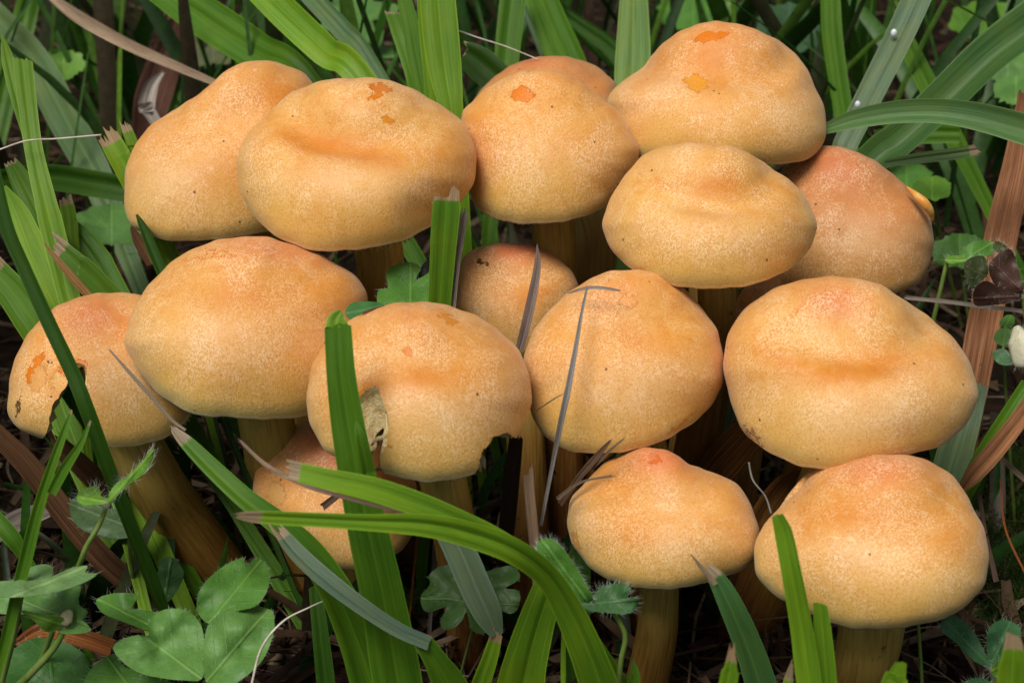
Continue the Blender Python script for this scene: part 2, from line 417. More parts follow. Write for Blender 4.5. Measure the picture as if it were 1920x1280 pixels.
def mushroom(label, outline, d, stem, tilt=(0, 0), umbo=.10, dent=.05, lump=.035, seed=0, h=None, bumps=(), zones=(), patches=(),
             tone=(0., 0.), cuts=(), pits=(), band=.5, apexred=.15, speck=1.0, flap=None, curls=()):
    poly = catmull(outline, 6, True)
    lo, hi = poly.min(0), poly.max(0); c = (lo + hi) / 2; wpx, hpx = hi - lo
    R = wpx * K * d / 2
    ratio = hpx / wpx
    hh = h if h else max(.62, min(1.05, .55 + (ratio - .55) * 1.45))
    r_ = np.random.default_rng(seed + 100)
    a1, a2, a3 = r_.uniform(0, 6.28, 3)
    ph = np.linspace(0, 2 * np.pi, NPHI, endpoint=False)
    def ring(r, z, k):            # unit ring with uneven outline, k = how much of it shows here
        f = 1 + k * (.035 * np.sin(2 * ph + a1) + .025 * np.sin(3 * ph + a2))
        return np.stack([np.cos(ph) * r * f, np.sin(ph) * r * f, z + k * .035 * np.sin(3 * ph + a3) * r], 1)
    V = [np.array([[0, 0, hh + 1.05 * umbo]])]; t_at = [np.zeros(1)]
    tt = np.linspace(0, math.radians(110), NTOP + 1)[1:]
    for t in tt:
        r = math.sin(t) ** .93; z = math.cos(t) * (hh if t < math.pi / 2 else .55)
        if t < math.pi / 2:
            fr = np.clip(.5 - .5 * np.sin(ph + .25 * math.sin(a1)), 0, 1) ** 1.6      # the hollow round the boss lies on the outer side
            z = z + 1.05 * umbo * math.exp(-(r / .38) ** 2) - 2.1 * dent * fr * math.exp(-((r - .54) / .19) ** 2)
        V.append(ring(r, z, min(1, r) ** 2)); t_at.append(np.full(NPHI, t / tt[-1]))
    rl, zl = math.sin(tt[-1]) ** .93, math.cos(tt[-1]) * .55
    for k in range(NBOT):
        q = (k + 1) / (NBOT + 1); r = (rl - .03) * (1 - q) + .06 * q
        z = zl + .04 + .5 * hh * (1 - (r / rl) ** 2) * .75
        V.append(ring(r, z, min(1, r) ** 2)); t_at.append(np.full(NPHI, 1.2))
    V.append(np.array([[0, 0, zl + .04 + .375 * hh]])); t_at.append(np.full(1, 1.2))
    ncap = sum(len(a) for a in V)
    # gills: folded sheet under the cap
    NGR = 6
    pg = np.linspace(0, 2 * np.pi, NGILL * 2, endpoint=False)
    for k in range(NGR):
        q = k / (NGR - 1); r = (rl - .05) * (1 - q) + .16 * q
        z = zl + .03 + .375 * hh * (1 - (r / rl) ** 2)
        dz = np.where(np.arange(NGILL * 2) % 2, -.005, -.19 * math.sin(math.pi * min(1, .12 + q)))
        V.append(np.stack([np.cos(pg) * r, np.sin(pg) * r, z + dz - .01], 1)); t_at.append(np.full(NGILL * 2, 1.2))
    V = np.concatenate(V); t_at = np.concatenate(t_at)
    low = vnoise(V * 1.6 + seed * 3.3, seed) * lump + vnoise(V * 3.3 + seed, seed + 5) * lump * .2
    low = np.where(t_at < 1.1, low, 0)
    V = V * (1 + low[:, None])
    # tilt: x = lean right, y = lean towards the back
    tx, ty = math.radians(tilt[0]), math.radians(tilt[1])
    Ry = np.array([[math.cos(tx), 0, math.sin(tx)], [0, 1, 0], [-math.sin(tx), 0, math.cos(tx)]])
    Rx = np.array([[1, 0, 0], [0, math.cos(ty), math.sin(ty)], [0, -math.sin(ty), math.cos(ty)]])
    V = V @ Ry.T @ Rx.T * R
    V = V + P(c[0], c[1], d)
    ang = np.linspace(-np.pi, np.pi, 181)
    T = poly_radius(poly, c, ang)[:-1]
    T = sum(np.roll(T, q) * math.exp(-(q / 2.0) ** 2) for q in range(-5, 6)) / sum(math.exp(-(q / 2.0) ** 2) for q in range(-5, 6)); T = T * (1 + .004 * np.sin(ang[:-1] * 13 + a1) + .003 * np.sin(ang[:-1] * 23 + a2)); T = np.append(T, T[0])
    for it in range(5):
        x, y, dd = unP(V)
        if it == 0:
            ox, oy = x[:ncap], y[:ncap]
            x = x + c[0] - (ox.min() + ox.max()) / 2; y = y + c[1] - (oy.min() + oy.max()) / 2
            x = c[0] + (x - c[0]) * wpx / (ox.max() - ox.min()); y = c[1] + (y - c[1]) * hpx / (oy.max() - oy.min())
        al = np.arctan2(y - c[1], x - c[0]); rho = np.hypot(x - c[0], y - c[1])
        rx_ = x[1:1 + NTOP * NPHI].reshape(NTOP, NPHI); ry_ = y[1:1 + NTOP * NPHI].reshape(NTOP, NPHI)
        qx = np.concatenate([(rx_ * (1 - q) + np.roll(rx_, -1, 1) * q).ravel() for q in (0, .25, .5, .75)]) - c[0]
        qy = np.concatenate([(ry_ * (1 - q) + np.roll(ry_, -1, 1) * q).ravel() for q in (0, .25, .5, .75)]) - c[1]
        S = np.zeros(180); np.maximum.at(S, np.round((np.arctan2(qy, qx) + np.pi) / (2 * np.pi) * 180).astype(int) % 180, np.hypot(qx, qy))
        S = np.maximum(S, np.minimum(np.roll(S, 1), np.roll(S, -1)))
        S = (np.roll(S, 1) + 2 * S + np.roll(S, -1)) / 4; S = np.append(S, S[0])
        f = np.interp(al, ang, T / S); s = np.clip(rho / np.interp(al, ang, S) / .85, 0, 1); wgt = s * s * (3 - 2 * s)
        f = (T / S).mean() * (1 - wgt) + f * wgt
        V = PV(c[0] + (x - c[0]) * f, c[1] + (y - c[1]) * f, dd)
    x, y, dd = unP(V)
    ctr = P(c[0], c[1], d)
    front = (dd < d + .25 * R)
    out = nrm(V - (ctr - np.array([0, 0, .3 * R])))
    for (bx, by, br, amp) in bumps:
        g = np.exp(-((x - bx) ** 2 + (y - by) ** 2) / br ** 2) * front * (t_at < 1.1)
        V = V + out * (g * amp)[:, None]
    # pigment zones
    red = np.exp(-(t_at / .20) ** 2) * apexred; org = np.zeros(len(V)); pale = np.zeros(len(V))
    azi = vnoise(np.stack([x / 90, y / 90, x * 0 + seed], 1), seed + 2)
    org += band * np.exp(-((t_at - .40 - .05 * azi) / .10) ** 2) * np.clip(.55 + .75 * azi, 0, 1)
    pale += .55 * np.exp(-((t_at - .60) / .12) ** 2) * np.clip(.5 + .6 * vnoise(np.stack([x / 70, y / 70, x * 0 + seed], 1), seed + 8), 0, 1)
    for (zx, zy, zr1, zr2, rot, kind, amt) in zones:
        ca, sa = math.cos(math.radians(rot)), math.sin(math.radians(rot))
        u = ((x - zx) * ca + (y - zy) * sa) / zr1; v = (-(x - zx) * sa + (y - zy) * ca) / zr2
        g = np.exp(-(u * u + v * v)) * front * amt * (1.35 if kind == 'o' else 1.15)
        if kind == 'r': red = red + g
        elif kind == 'o': org = org + g
        else: pale = pale + g
    # origin on the ground, under the stem
    spts = [np.array(P(*q[:3])) for q in stem]
    base = spts[-1].copy()
    if base[2] > 0:
        dv = spts[-1] - spts[-2]; dv = dv / max(1e-3, -dv[2]) if dv[2] < -.05 else np.array([0, 0, -1.])
        if abs(dv[0]) + abs(dv[1]) > 1.2: dv = dv * np.array([1.2 / (abs(dv[0]) + abs(dv[1]))] * 2 + [1.0])
        base = base + dv * (base[2] + .5); spts.append(base)
    loc = np.array([base[0], base[1], 0.0])
    root = empty('mushroom', loc); tag(root, label, 'mushroom', 'mushrooms growing in the cluster')
    CAPS.append((V[:1 + NTOP * NPHI][front[:1 + NTOP * NPHI]], ctr))
    # cap
    F = [(0, 1 + j, 1 + (j + 1) % NPHI) for j in range(NPHI)]
    nr = NTOP + NBOT
    for i in range(nr - 1):
        for j in range(NPHI):
            j2 = (j + 1) % NPHI; F.append((1 + i * NPHI + j, 1 + (i + 1) * NPHI + j, 1 + (i + 1) * NPHI + j2, 1 + i * NPHI + j2))
    last = 1 + nr * NPHI
    F += [(last, 1 + (nr - 1) * NPHI + (j + 1) % NPHI, 1 + (nr - 1) * NPHI + j) for j in range(NPHI)]
    mi = [0] * (NPHI * NTOP) + [1] * (len(F) - NPHI * NTOP)
    pl = []
    for (px, py, rx, ry, rot, pc) in patches:
        q = np.where(front[:ncap] & (t_at[:ncap] < .93), np.hypot(x[:ncap] - px, y[:ncap] - py) + 6 * dd[:ncap], 1e9); k = q.argmin()
        pl.append((V[k], rx * K * d, ry * K * d, math.radians(rot), pc))
    mat = cap_material('cap_skin', pl, tone, loc, speck, seed)
    at = {'t': t_at[:ncap], 'red': np.clip(red[:ncap], 0, 1), 'org': np.clip(org[:ncap], 0, 1), 'pale': np.clip(pale[:ncap], 0, 1)}
    if not cuts and not pits:
        cap = mk('cap', V[:ncap], F, [mat, M_FLESH], root, loc, attrs=at, mi=mi)
    else:
        cap = mk('cap', V[:ncap], F, [mat, M_FLESH], root, loc, mi=mi)
        cutters = []
        for (pg_, d0, d1) in cuts:
            pp = catmull(pg_, 3, True); n = len(pp)
            jit = vnoise(np.stack([pp[:, 0] / 9, pp[:, 1] / 9, pp[:, 0] * 0], 1), 3) * 2.5
            Vc = np.concatenate([PV(pp[:, 0] + jit, pp[:, 1] + jit, np.full(n, q)) for q in np.linspace(d0, d1, 9)])
            Vc = Vc + vnoise(Vc * 5, 4)[:, None] * np.array([.035, 0, .035])
            Fc = grid_faces(9, n, True) + [list(range(n))[::-1], [8 * n + j for j in range(n)]]
            cutters.append((Vc, Fc))
        for (px, py, rx, ry, dp, rot) in pits:
            q = np.where(front[:ncap] & (t_at[:ncap] < .93), np.hypot(x[:ncap] - px, y[:ncap] - py) + 6 * dd[:ncap], 1e9); k = q.argmin(); cc = V[k]
            u_, v_ = np.meshgrid(np.linspace(0, 2 * np.pi, 40, endpoint=False), np.linspace(.04, np.pi - .04, 22)); u_, v_ = u_.ravel(), v_.ravel()
            nn = np.stack([np.cos(u_) * np.sin(v_), np.sin(u_) * np.sin(v_), np.cos(v_)], 1)
            ra = math.radians(rot); ax1 = RX * math.cos(ra) + UP * math.sin(ra); ax2 = -RX * math.sin(ra) + UP * math.cos(ra)
            sc_ = 1 + .16 * vnoise(nn * 2.2 + seed, 6) + .07 * vnoise(nn * 6, 7)
            Vc = cc + (nn[:, :1] * sc_[:, None] * rx * K * d) * ax1 + (nn[:, 1:2] * sc_[:, None] * ry * K * d) * ax2 + (nn[:, 2:] * sc_[:, None] * dp) * FW
            Fc = grid_faces(22, 40, True) + [list(range(40))[::-1], [21 * 40 + j for j in range(40)]]
            cutters.append((Vc, Fc))
        cap.parent = None
        S100 = Matrix.Scale(100, 4)
        cap.data.transform(S100)
        for Vc, Fc in cutters:
            for attempt in range(4):                    # an exact cut can fail on a coincidence: nudge the cutter and try again
                jog = np.array([.0031, .0043, .0017]) * attempt
                bm = bmesh.new(); vv = [bm.verts.new(p_ + jog - loc) for p_ in Vc]
                for f_ in Fc: bm.faces.new([vv[q] for q in f_])
                bmesh.ops.triangulate(bm, faces=bm.faces); bmesh.ops.recalc_face_normals(bm, faces=bm.faces)
                cm = bpy.data.meshes.new('cutter'); bm.to_mesh(cm); bm.free(); cm.materials.append(M_FLESH)
                co = bpy.data.objects.new('cutter', cm); col.objects.link(co)
                m = cap.modifiers.new('cut', 'BOOLEAN'); m.object = co; m.operation = 'DIFFERENCE'; m.solver = 'EXACT'; m.material_mode = 'TRANSFER'
                if attempt > 1: m.use_self = True
                bpy.context.view_layer.update(); dg = bpy.context.evaluated_depsgraph_get()
                nm = bpy.data.meshes.new_from_object(cap.evaluated_get(dg)); cap.modifiers.clear()
                bpy.data.objects.remove(co); bpy.data.meshes.remove(cm)
                ok = .75 * len(cap.data.vertices) < len(nm.vertices) < 1.4 * len(cap.data.vertices)
                if ok: old = cap.data; cap.data = nm; bpy.data.meshes.remove(old); break
                bpy.data.meshes.remove(nm)
        nm = cap.data; nm.name = 'cap'; nm.transform(Matrix.Scale(.01, 4)); cap.parent = root
        kd = kdtree.KDTree(ncap)
        for k in range(ncap): kd.insert(Vector(V[k] - loc), k)
        kd.balance()
        idx = [kd.find(v.co * 100)[1] for v in nm.vertices]
        for k_, a_ in at.items():
            q = nm.attributes.new(k_, 'FLOAT', 'POINT'); q.data.foreach_set('value', np.asarray(a_, dtype=np.float32)[idx])
        nm.polygons.foreach_set('use_smooth', [True] * len(nm.polygons)); nm.set_sharp_from_angle(angle=math.radians(42))
    # gills
    G = V[ncap:]; gf = grid_faces(NGR, NGILL * 2, True)
    if cuts:
        gx, gy, _ = unP(G)
        keep = np.ones(len(gf), bool); fa = np.array(gf)
        for (pg_, d0, d1) in cuts: keep &= ~inside(catmull(pg_, 3, True), gx[fa].mean(1), gy[fa].mean(1))
        gf = [f_ for f_, k_ in zip(gf, keep) if k_]
    mk('gills', G, gf, M_GILL, root, loc, smooth=False)
    # stem
    inner = V[last] + (V[0] - V[last]) * .12
    path = [inner] + spts; wd = [stem[0][3]] + [q[3] for q in stem] + [stem[-1][3] * 1.05] * (len(path) - 1 - len(stem))
    cp = catmull(np.array(path), 8); rw = catmull(np.array([[q, 0, 0] for q in wd], float), 8)[:, 0]
    Vs, Fs, UVs, ts = tube(cp, rw * K * d / 2, 22, .10, seed)
    mk('stem', Vs, Fs, M_STEM, root, loc, uv=UVs, attrs={'t': ts})
    if flap:                      # a torn scrap of skin standing off the cap edge
        fp = catmull([P(*q[:3]) for q in flap], 6); fw = catmull(np.array([[q[3], 0, 0] for q in flap], float), 6)[:, 0]
        Vf, Ff, UVf, tf = tube(fp, np.maximum(fw, .5) * K * d / 2, 12, .25, 4)
        o = mk('torn_skin', Vf, Ff, M_FLAP, root, loc); o['label'] = 'curled scrap of torn orange skin'
    for cl in curls:              # ribs of torn flesh standing in a bite
        fp = catmull([P(*q[:3]) for q in cl], 6); fw = catmull(np.array([[q[3], 0, 0] for q in cl], float), 6)[:, 0]
        Vf, Ff, UVf, tf = tube(fp, np.maximum(fw, .8) * K * d / 2, 10, .45, 5)
        o = mk('curled_flesh', Vf, Ff, M_FLESH, root, loc); o['label'] = 'pale curled rib of torn flesh'
    return root

M_FLAP = plain('torn_skin', (0.66, 0.27, 0.04), .4, (0.72, 0.47, 0.16), 4.0)
OR1, OR2, OR3 = (0.69, 0.180, 0.001), (0.66, 0.23, 0.010), (0.55, 0.12, 0.02)

mushroom('humped cap at the back left, half hidden by the wide dented cap',
    [(235,400),(231,350),(240,300),(262,255),(295,222),(330,198),(380,170),(405,152),(430,133),(470,123),(510,120),(545,128),(580,148),(610,200),(622,280),(605,360),(560,415),(490,437),(430,448),(360,453),(300,450),(262,435),(245,420)],
    36.6, [(470,500,37.4,110),(520,700,38,110),(600,950,38.2,110)], seed=1, umbo=.16, lump=.03,
    bumps=[(470,150,70,.12),(345,215,60,-.06)], zones=[(520,190,60,40,60,'o',.5),(330,350,70,60,0,'p',.7),(470,300,60,60,0,'o',.25)], band=.35)
mushroom('wide top left cap with a dented front and torn orange patches near its top',
    [(443,300),(455,265),(480,230),(510,200),(545,170),(580,155),(620,146),(680,145),(730,150),(780,170),(830,198),(865,225),(888,262),(893,300),(888,345),(870,375),(840,405),(800,430),(760,450),(710,462),(660,468),(600,471),(545,458),(500,430),(465,390),(448,345)],
    34.0, [(712,480,34.6,95),(712,570,35.2,95),(740,800,36.5,95)], seed=2, tilt=(6,0), umbo=.10, dent=.07, lump=.035,
    bumps=[(600,255,75,-.22),(690,280,60,-.10),(640,360,80,.10)], zones=[(590,262,75,22,8,'o',.95),(690,290,70,26,25,'o',.6),(640,340,80,40,0,'p',.6)],
    patches=[(712,163,20,9,-10,OR1),(705,180,13,8,20,OR1),(725,220,12,6,-35,OR2)], band=.35)
mushroom('smooth cap with one deep orange patch near its top, right of the wide dented cap',
    [(865,215),(885,190),(920,160),(965,138),(1010,130),(1050,135),(1090,155),(1130,185),(1165,215),(1190,255),(1199,290),(1190,325),(1165,360),(1130,390),(1090,408),(1040,418),(980,420),(930,412),(895,390),(878,360),(866,300)],
    35.6, [(1038,440,36,84),(1045,540,36.6,82),(1050,760,37.5,85)], seed=3, umbo=.12, dent=.03, lump=.025,
    patches=[(981,177,19,15,-10,OR1)], zones=[(905,300,25,50,0,'o',.4),(1010,290,90,50,0,'p',.35)], band=.3)
mushroom('brownish cap peeping out at the very back of the cluster, mostly hidden by other caps',
    [(885,190),(920,150),(960,122),(1010,107),(1060,106),(1110,120),(1145,145),(1158,170),(1168,230),(1130,280),(1020,300),(920,270),(890,230)],
    40.0, [(1105,420,38.6,80),(1110,520,38.4,85),(1110,760,38.8,85)], seed=4, tone=(.55,.08), speck=.5, zones=[(990,118,40,12,0,'r',.6)])
mushroom('topmost back cap with an oval orange scar and a round stain',
    [(1138,195),(1145,170),(1175,145),(1210,120),(1232,90),(1270,62),(1310,45),(1350,40),(1395,48),(1440,65),(1480,90),(1510,120),(1525,145),(1535,170),(1548,205),(1549,245),(1540,280),(1515,300),(1480,308),(1420,310),(1340,312),(1260,310),(1200,303),(1160,270),(1145,230)],
    36.8, [(1340,420,37.2,100),(1330,650,38,100),(1290,900,38,100)], seed=5, umbo=.18, dent=.06, lump=.03,
    bumps=[(1525,150,26,-.05),(1215,125,30,-.06)],
    patches=[(1334,69,32,9,8,OR1),(1304,155,19,18,0,(0.74,0.30,0.018))],
    zones=[(1350,80,70,45,0,'r',.22),(1330,130,90,40,0,'o',.35),(1230,180,70,35,-30,'p',.5)], band=.25)
mushroom('unmarked rounded cap overlapping the lower edge of the topmost cap',
    [(1130,420),(1135,390),(1150,360),(1175,325),(1200,295),(1240,275),(1290,267),(1340,270),(1390,280),(1440,310),(1485,340),(1515,375),(1530,410),(1528,445),(1510,480),(1480,505),(1440,525),(1390,538),(1330,541),(1275,538),(1220,522),(1170,495),(1140,460)],
    33.0, [(1342,560,33.4,72),(1338,640,34,72),(1300,850,35.8,80)], seed=6, umbo=.18, dent=.08, lump=.025,
    zones=[(1350,350,60,25,0,'o',.6),(1260,300,50,25,-20,'p',.5),(1330,420,100,35,0,'p',.35)], band=.3)
mushroom('red-topped cap at the right with a torn flap on its edge',
    [(1472,310),(1500,285),(1535,272),(1575,275),(1620,290),(1660,315),(1700,350),(1735,390),(1750,430),(1748,475),(1735,515),(1710,540),(1685,550),(1640,560),(1570,560),(1500,550),(1455,528),(1440,480),(1445,400),(1455,345)],
    36.9, [(1560,620,37.2,95),(1540,800,37.6,95),(1480,1000,37.4,95)], seed=7, umbo=.12, tone=(.62,.10), lump=.035, apexred=.4,
    zones=[(1560,310,60,35,20,'r',.75),(1600,440,60,50,0,'p',.4),(1520,500,40,60,0,'o',.3)],
    flap=[(1700,350,35.6,3),(1718,366,35.4,14),(1733,380,35.3,18),(1744,396,35.4,14),(1749,414,35.6,4)])
mushroom('largest right-hand cap with a pink blush at its top and a pale split rim',
    [(1357,655),(1375,610),(1405,575),(1450,545),(1500,525),(1550,518),(1610,522),(1660,538),(1700,565),(1745,595),(1785,630),(1815,670),(1832,715),(1832,750),(1820,785),(1795,815),(1755,840),(1710,852),(1660,860),(1620,872),(1575,880),(1520,878),(1470,862),(1430,842),(1400,815),(1380,785),(1368,745),(1358,700)],
    31.6, [(1545,900,32.4,90),(1500,980,33.4,95),(1440,1120,35,95)], seed=8, umbo=.16, dent=.08, lump=.03,
    bumps=[(1560,690,90,-.07),(1440,590,60,.06)], zones=[(1565,565,60,35,0,'r',.55),(1620,690,150,32,-8,'o',.7),(1470,670,60,30,10,'o',.4),(1600,790,120,50,0,'p',.5),(1730,720,60,60,0,'p',.3)], band=.2,
    patches=[(1775,822,46,4,36,(0.80,0.68,0.46)),(1690,850,40,3.5,10,(0.78,0.64,0.42)),(1405,825,26,3,-52,(0.30,0.17,0.07))])
mushroom('foreground cap at the bottom right corner, tucked under the largest right-hand cap',
    [(1413,1060),(1415,1020),(1430,985),(1455,955),(1480,925),(1510,890),(1555,868),(1610,855),(1670,850),(1720,856),(1770,878),(1805,915),(1830,960),(1850,1005),(1855,1050),(1845,1095),(1820,1130),(1780,1155),(1740,1168),(1680,1177),(1610,1178),(1560,1168),(1510,1145),(1465,1125),(1430,1095)],
    30.0, [(1632,1190,30.6,125),(1615,1260,31.4,120),(1590,1330,32.4,120)], seed=9, umbo=.12, dent=.05, lump=.03, apexred=.3,
    bumps=[(1500,905,30,-.10),(1480,940,25,-.05)], zones=[(1640,880,90,30,0,'r',.4),(1600,970,120,30,0,'o',.45),(1600,1030,100,35,0,'p',.5),(1800,1030,40,40,0,'o',.3)],
    patches=[(1562,1007,13,2.5,0,(0.85,0.55,0.26)),(1597,1012,10,2.5,0,(0.85,0.55,0.26))], band=.2)
mushroom('central cap with a long grey straw lying across its face',
    [(982,670),(990,640),(1010,605),(1040,570),(1085,535),(1130,512),(1180,505),(1230,512),(1275,535),(1310,570),(1340,610),(1356,660),(1357,705),(1345,745),(1320,775),(1290,800),(1245,825),(1190,843),(1130,850),(1080,848),(1035,830),(1005,795),(990,750),(982,710)],
    32.4, [(1215,870,33,85),(1230,950,34,85),(1220,1150,35.4,90)], seed=10, umbo=.10, dent=.04, lump=.025, apexred=.2,
    patches=[(1178,566,16,14,0,(0.70,0.28,0.05)),(1285,790,34,3,38,(0.66,0.30,0.06)),(1275,800,22,3,38,(0.66,0.30,0.06))],
    zones=[(1130,560,60,30,-20,'r',.25),(1180,630,100,25,10,'o',.4),(1190,720,110,45,0,'p',.6),(1090,600,40,60,30,'p',.2)], band=.2)
mushroom('small dull cap deep in the middle with a dark dry blade before it',
    [(855,540),(860,500),(880,472),(920,457),(970,456),(1020,468),(1060,495),(1083,530),(1088,580),(1060,630),(1000,665),(930,665),(880,630),(858,590)],
    36.0, [(975,720,36.4,75),(985,800,36.4,75),(990,1000,36.6,80)], seed=11, tone=(.12,.0), lump=.02, apexred=.5,
    zones=[(960,470,90,22,0,'r',.5)], patches=[(902,490,12,2.5,-12,(0.10,0.04,0.02)),(915,496,6,2,-30,(0.10,0.04,0.02))])
mushroom('slug-eaten front cap with a pale hollow in its face and a bitten edge',
    [(575,740),(580,700),(600,655),(635,620),(665,595),(700,578),(750,567),(800,566),(850,575),(900,595),(940,622),(975,660),(992,700),(997,740),(990,780),(975,812),(950,845),(925,868),(890,888),(850,899),(800,903),(760,897),(720,887),(680,875),(640,862),(610,845),(590,815),(578,780)],
    30.6, [(838,920,31.2,88),(852,985,32,86),(870,1130,34,90)], seed=12, umbo=.06, dent=.03, lump=.03, apexred=.2,
    bumps=[(640,700,40,-.06),(665,650,30,.06)],
    cuts=[([(962,817),(946,812),(930,818),(915,832),(905,850),(898,870),(888,893),(880,920),(1010,920),(1010,850)], 26.5, 30.6),
          ([(716,800),(724,818),(722,840),(712,862),(718,885),(738,920),(660,920),(678,882),(688,850),(702,822)], 26.5, 31.0)],
    curls=[[(724,776,28.95,3),(726,800,28.85,8),(720,818,28.85,9),(708,822,28.9,8),(702,830,28.95,4)], [(722,818,28.85,5),(720,836,28.9,8),(714,852,28.95,3)], [(684,826,28.95,4),(694,842,28.9,11),(702,838,28.9,8),(706,828,28.95,3)]],
    pits=[(698,786,32,60,.34,8)],
    patches=[(765,657,8.5,8,0,OR1),(682,742,22,11,10,OR2),(728,837,3.5,3.5,0,(0.60,0.26,0.05)),(845,598,20,5,-25,OR2)],
    zones=[(785,705,60,26,0,'o',.6),(690,725,40,14,-10,'o',.75),(760,590,60,25,0,'r',.15),(790,770,110,40,10,'p',.4),(600,770,20,60,15,'o',.4)], band=.25)
mushroom('big left cap with fine wrinkles on its top, overlapping the leftmost eaten cap',
    [(233,640),(240,600),(260,560),(295,515),(340,478),(390,455),(440,445),(490,443),(540,455),(600,475),(645,500),(675,525),(690,560),(692,620),(680,690),(640,745),(600,770),(560,782),(500,787),(440,783),(380,780),(340,768),(300,740),(265,705),(243,670)],
    32.6, [(505,815,33.4,108),(520,880,34.2,105),(600,1080,35.8,105)], seed=13, tilt=(4,0), umbo=.06, dent=.03, lump=.03, apexred=.3,
    patches=[(365,484,34,1.8,8,OR1),(400,470,30,1.5,-8,OR1),(420,479,24,1.3,-4,OR1)],
    zones=[(540,470,110,30,10,'r',.4),(460,560,110,28,5,'o',.5),(420,620,80,50,0,'p',.6),(560,620,60,60,0,'p',.3),(640,560,50,70,0,'o',.25)], band=.2)
mushroom('leftmost cap, badly eaten away with a deep notch in its front rim',
    [(13,750),(20,700),(35,655),(65,610),(105,575),(155,555),(205,548),(260,552),(310,575),(345,620),(360,680),(364,740),(358,780),(335,802),(300,825),(250,836),(200,838),(150,835),(100,826),(60,818),(30,800),(15,775)],
    33.6, [(268,860,34,108),(330,960,35.2,112),(420,1080,36.6,112)], seed=14, tilt=(-6,0), umbo=.05, dent=.02, lump=.03, apexred=.35,
    cuts=[([(48,856),(68,832),(84,816),(92,796),(95,778),(102,752),(116,734),(128,714),(140,692),(156,688),(160,720),(158,755),(163,778),(172,798),(184,815),(204,855)], 28.5, 36.8)],
    pits=[(146,705,18,26,.35,10)],
    patches=[(66,690,10,32,-24,OR1),(70,708,15,24,-20,(0.72,0.35,0.10)),(118,716,20,24,-20,(0.70,0.36,0.085)),(152,690,13,16,0,OR1),(128,690,14,14,0,OR1),(33,765,3.2,24,-22,(0.05,0.022,0.010)),(92,679,4,5,0,(.05,.05,.06))],
    zones=[(180,600,70,40,0,'r',.5),(110,720,30,40,0,'o',.4),(230,700,60,60,0,'p',.35)], band=.15)
mushroom('shaded reddish cap low down at the left, behind crossing grass blades',
    [(475,900),(485,865),(510,830),(545,800),(590,785),(640,790),(700,810),(750,850),(778,900),(782,960),(770,1010),(740,1040),(700,1060),(650,1068),(600,1050),(555,1020),(510,985),(480,945)],
    33.6, [(690,1085,34.4,80),(720,1160,35.2,85)], seed=15, tone=(.18,.08), lump=.03, apexred=.45, h=.8, tilt=(-10,-6),  # the darker tone paints shade into this cap's colour
    patches=[(516,925,17,23,10,(0.56,0.30,0.09))], zones=[(620,850,80,40,10,'r',.45)])
mushroom('low cap at the bottom centre with a peaked top, left of the corner cap',
    [(1063,970),(1070,935),(1095,905),(1130,870),(1170,848),(1215,838),(1255,845),(1290,865),(1330,882),(1370,903),(1400,935),(1420,980),(1425,1020),(1410,1055),(1380,1075),(1330,1090),(1280,1102),(1220,1104),(1165,1095),(1120,1075),(1085,1040),(1068,1005)],
    31.2, [(1236,1120,31.8,78),(1228,1200,32.6,82),(1212,1300,33.6,88)], seed=16, umbo=.20, dent=.05, lump=.025, apexred=.3,
    bumps=[(1300,880,26,-.04),(1375,925,45,.05)], zones=[(1225,860,60,30,0,'r',.6),(1150,900,60,40,0,'o',.35),(1270,960,60,50,0,'p',.55),(1200,1010,90,30,0,'o',.3)],
    patches=[(1230,862,12,6,0,(0.62,0.14,0.02)),(1078,1020,6,26,8,(0.62,0.28,0.04))], band=.2)
mushroom('shrivelled brown cap glimpsed in the gap below the unmarked cap',
    [(1380,570),(1395,540),(1430,520),(1465,525),(1480,560),(1470,600),(1430,640),(1390,640),(1375,610)],
    36.2, [(1420,700,36.6,60),(1400,850,37,60)], seed=18, tone=(.5,.35), lump=.12, speck=.6, zones=[(1412,538,20,10,0,'p',.8)])

# ------------------------------------------------------------------ grass blades and straws
G1, G2, G3, GB, GP = (0.165, 0.34, 0.018), (0.090, 0.23, 0.014), (0.036, 0.11, 0.009), (0.125, 0.24, 0.085), (0.20, 0.35, 0.085)
TAN, BRN, GRY, RED, DKB = (0.40, 0.30, 0.20), (0.17, 0.085, 0.04), (0.34, 0.30, 0.26), (0.33, 0.15, 0.07), (0.055, 0.032, 0.02)

def to_ground(p):
    """carry a path on from its last point down into the soil"""
    dv = p[-1] - p[-2]; dv = dv / np.linalg.norm(dv)
    if dv[2] > -.35: dv = np.array([dv[0], dv[1], -.35 - .3 * abs(dv[2])])
    dv = dv / -dv[2]
    hz = math.hypot(dv[0], dv[1])
    if hz > 1.0: dv[:2] *= 1.0 / hz
    h = p[-1][2] + .6
    return [] if h <= .2 else [p[-1] + dv * h * .5, p[-1] + dv * h]

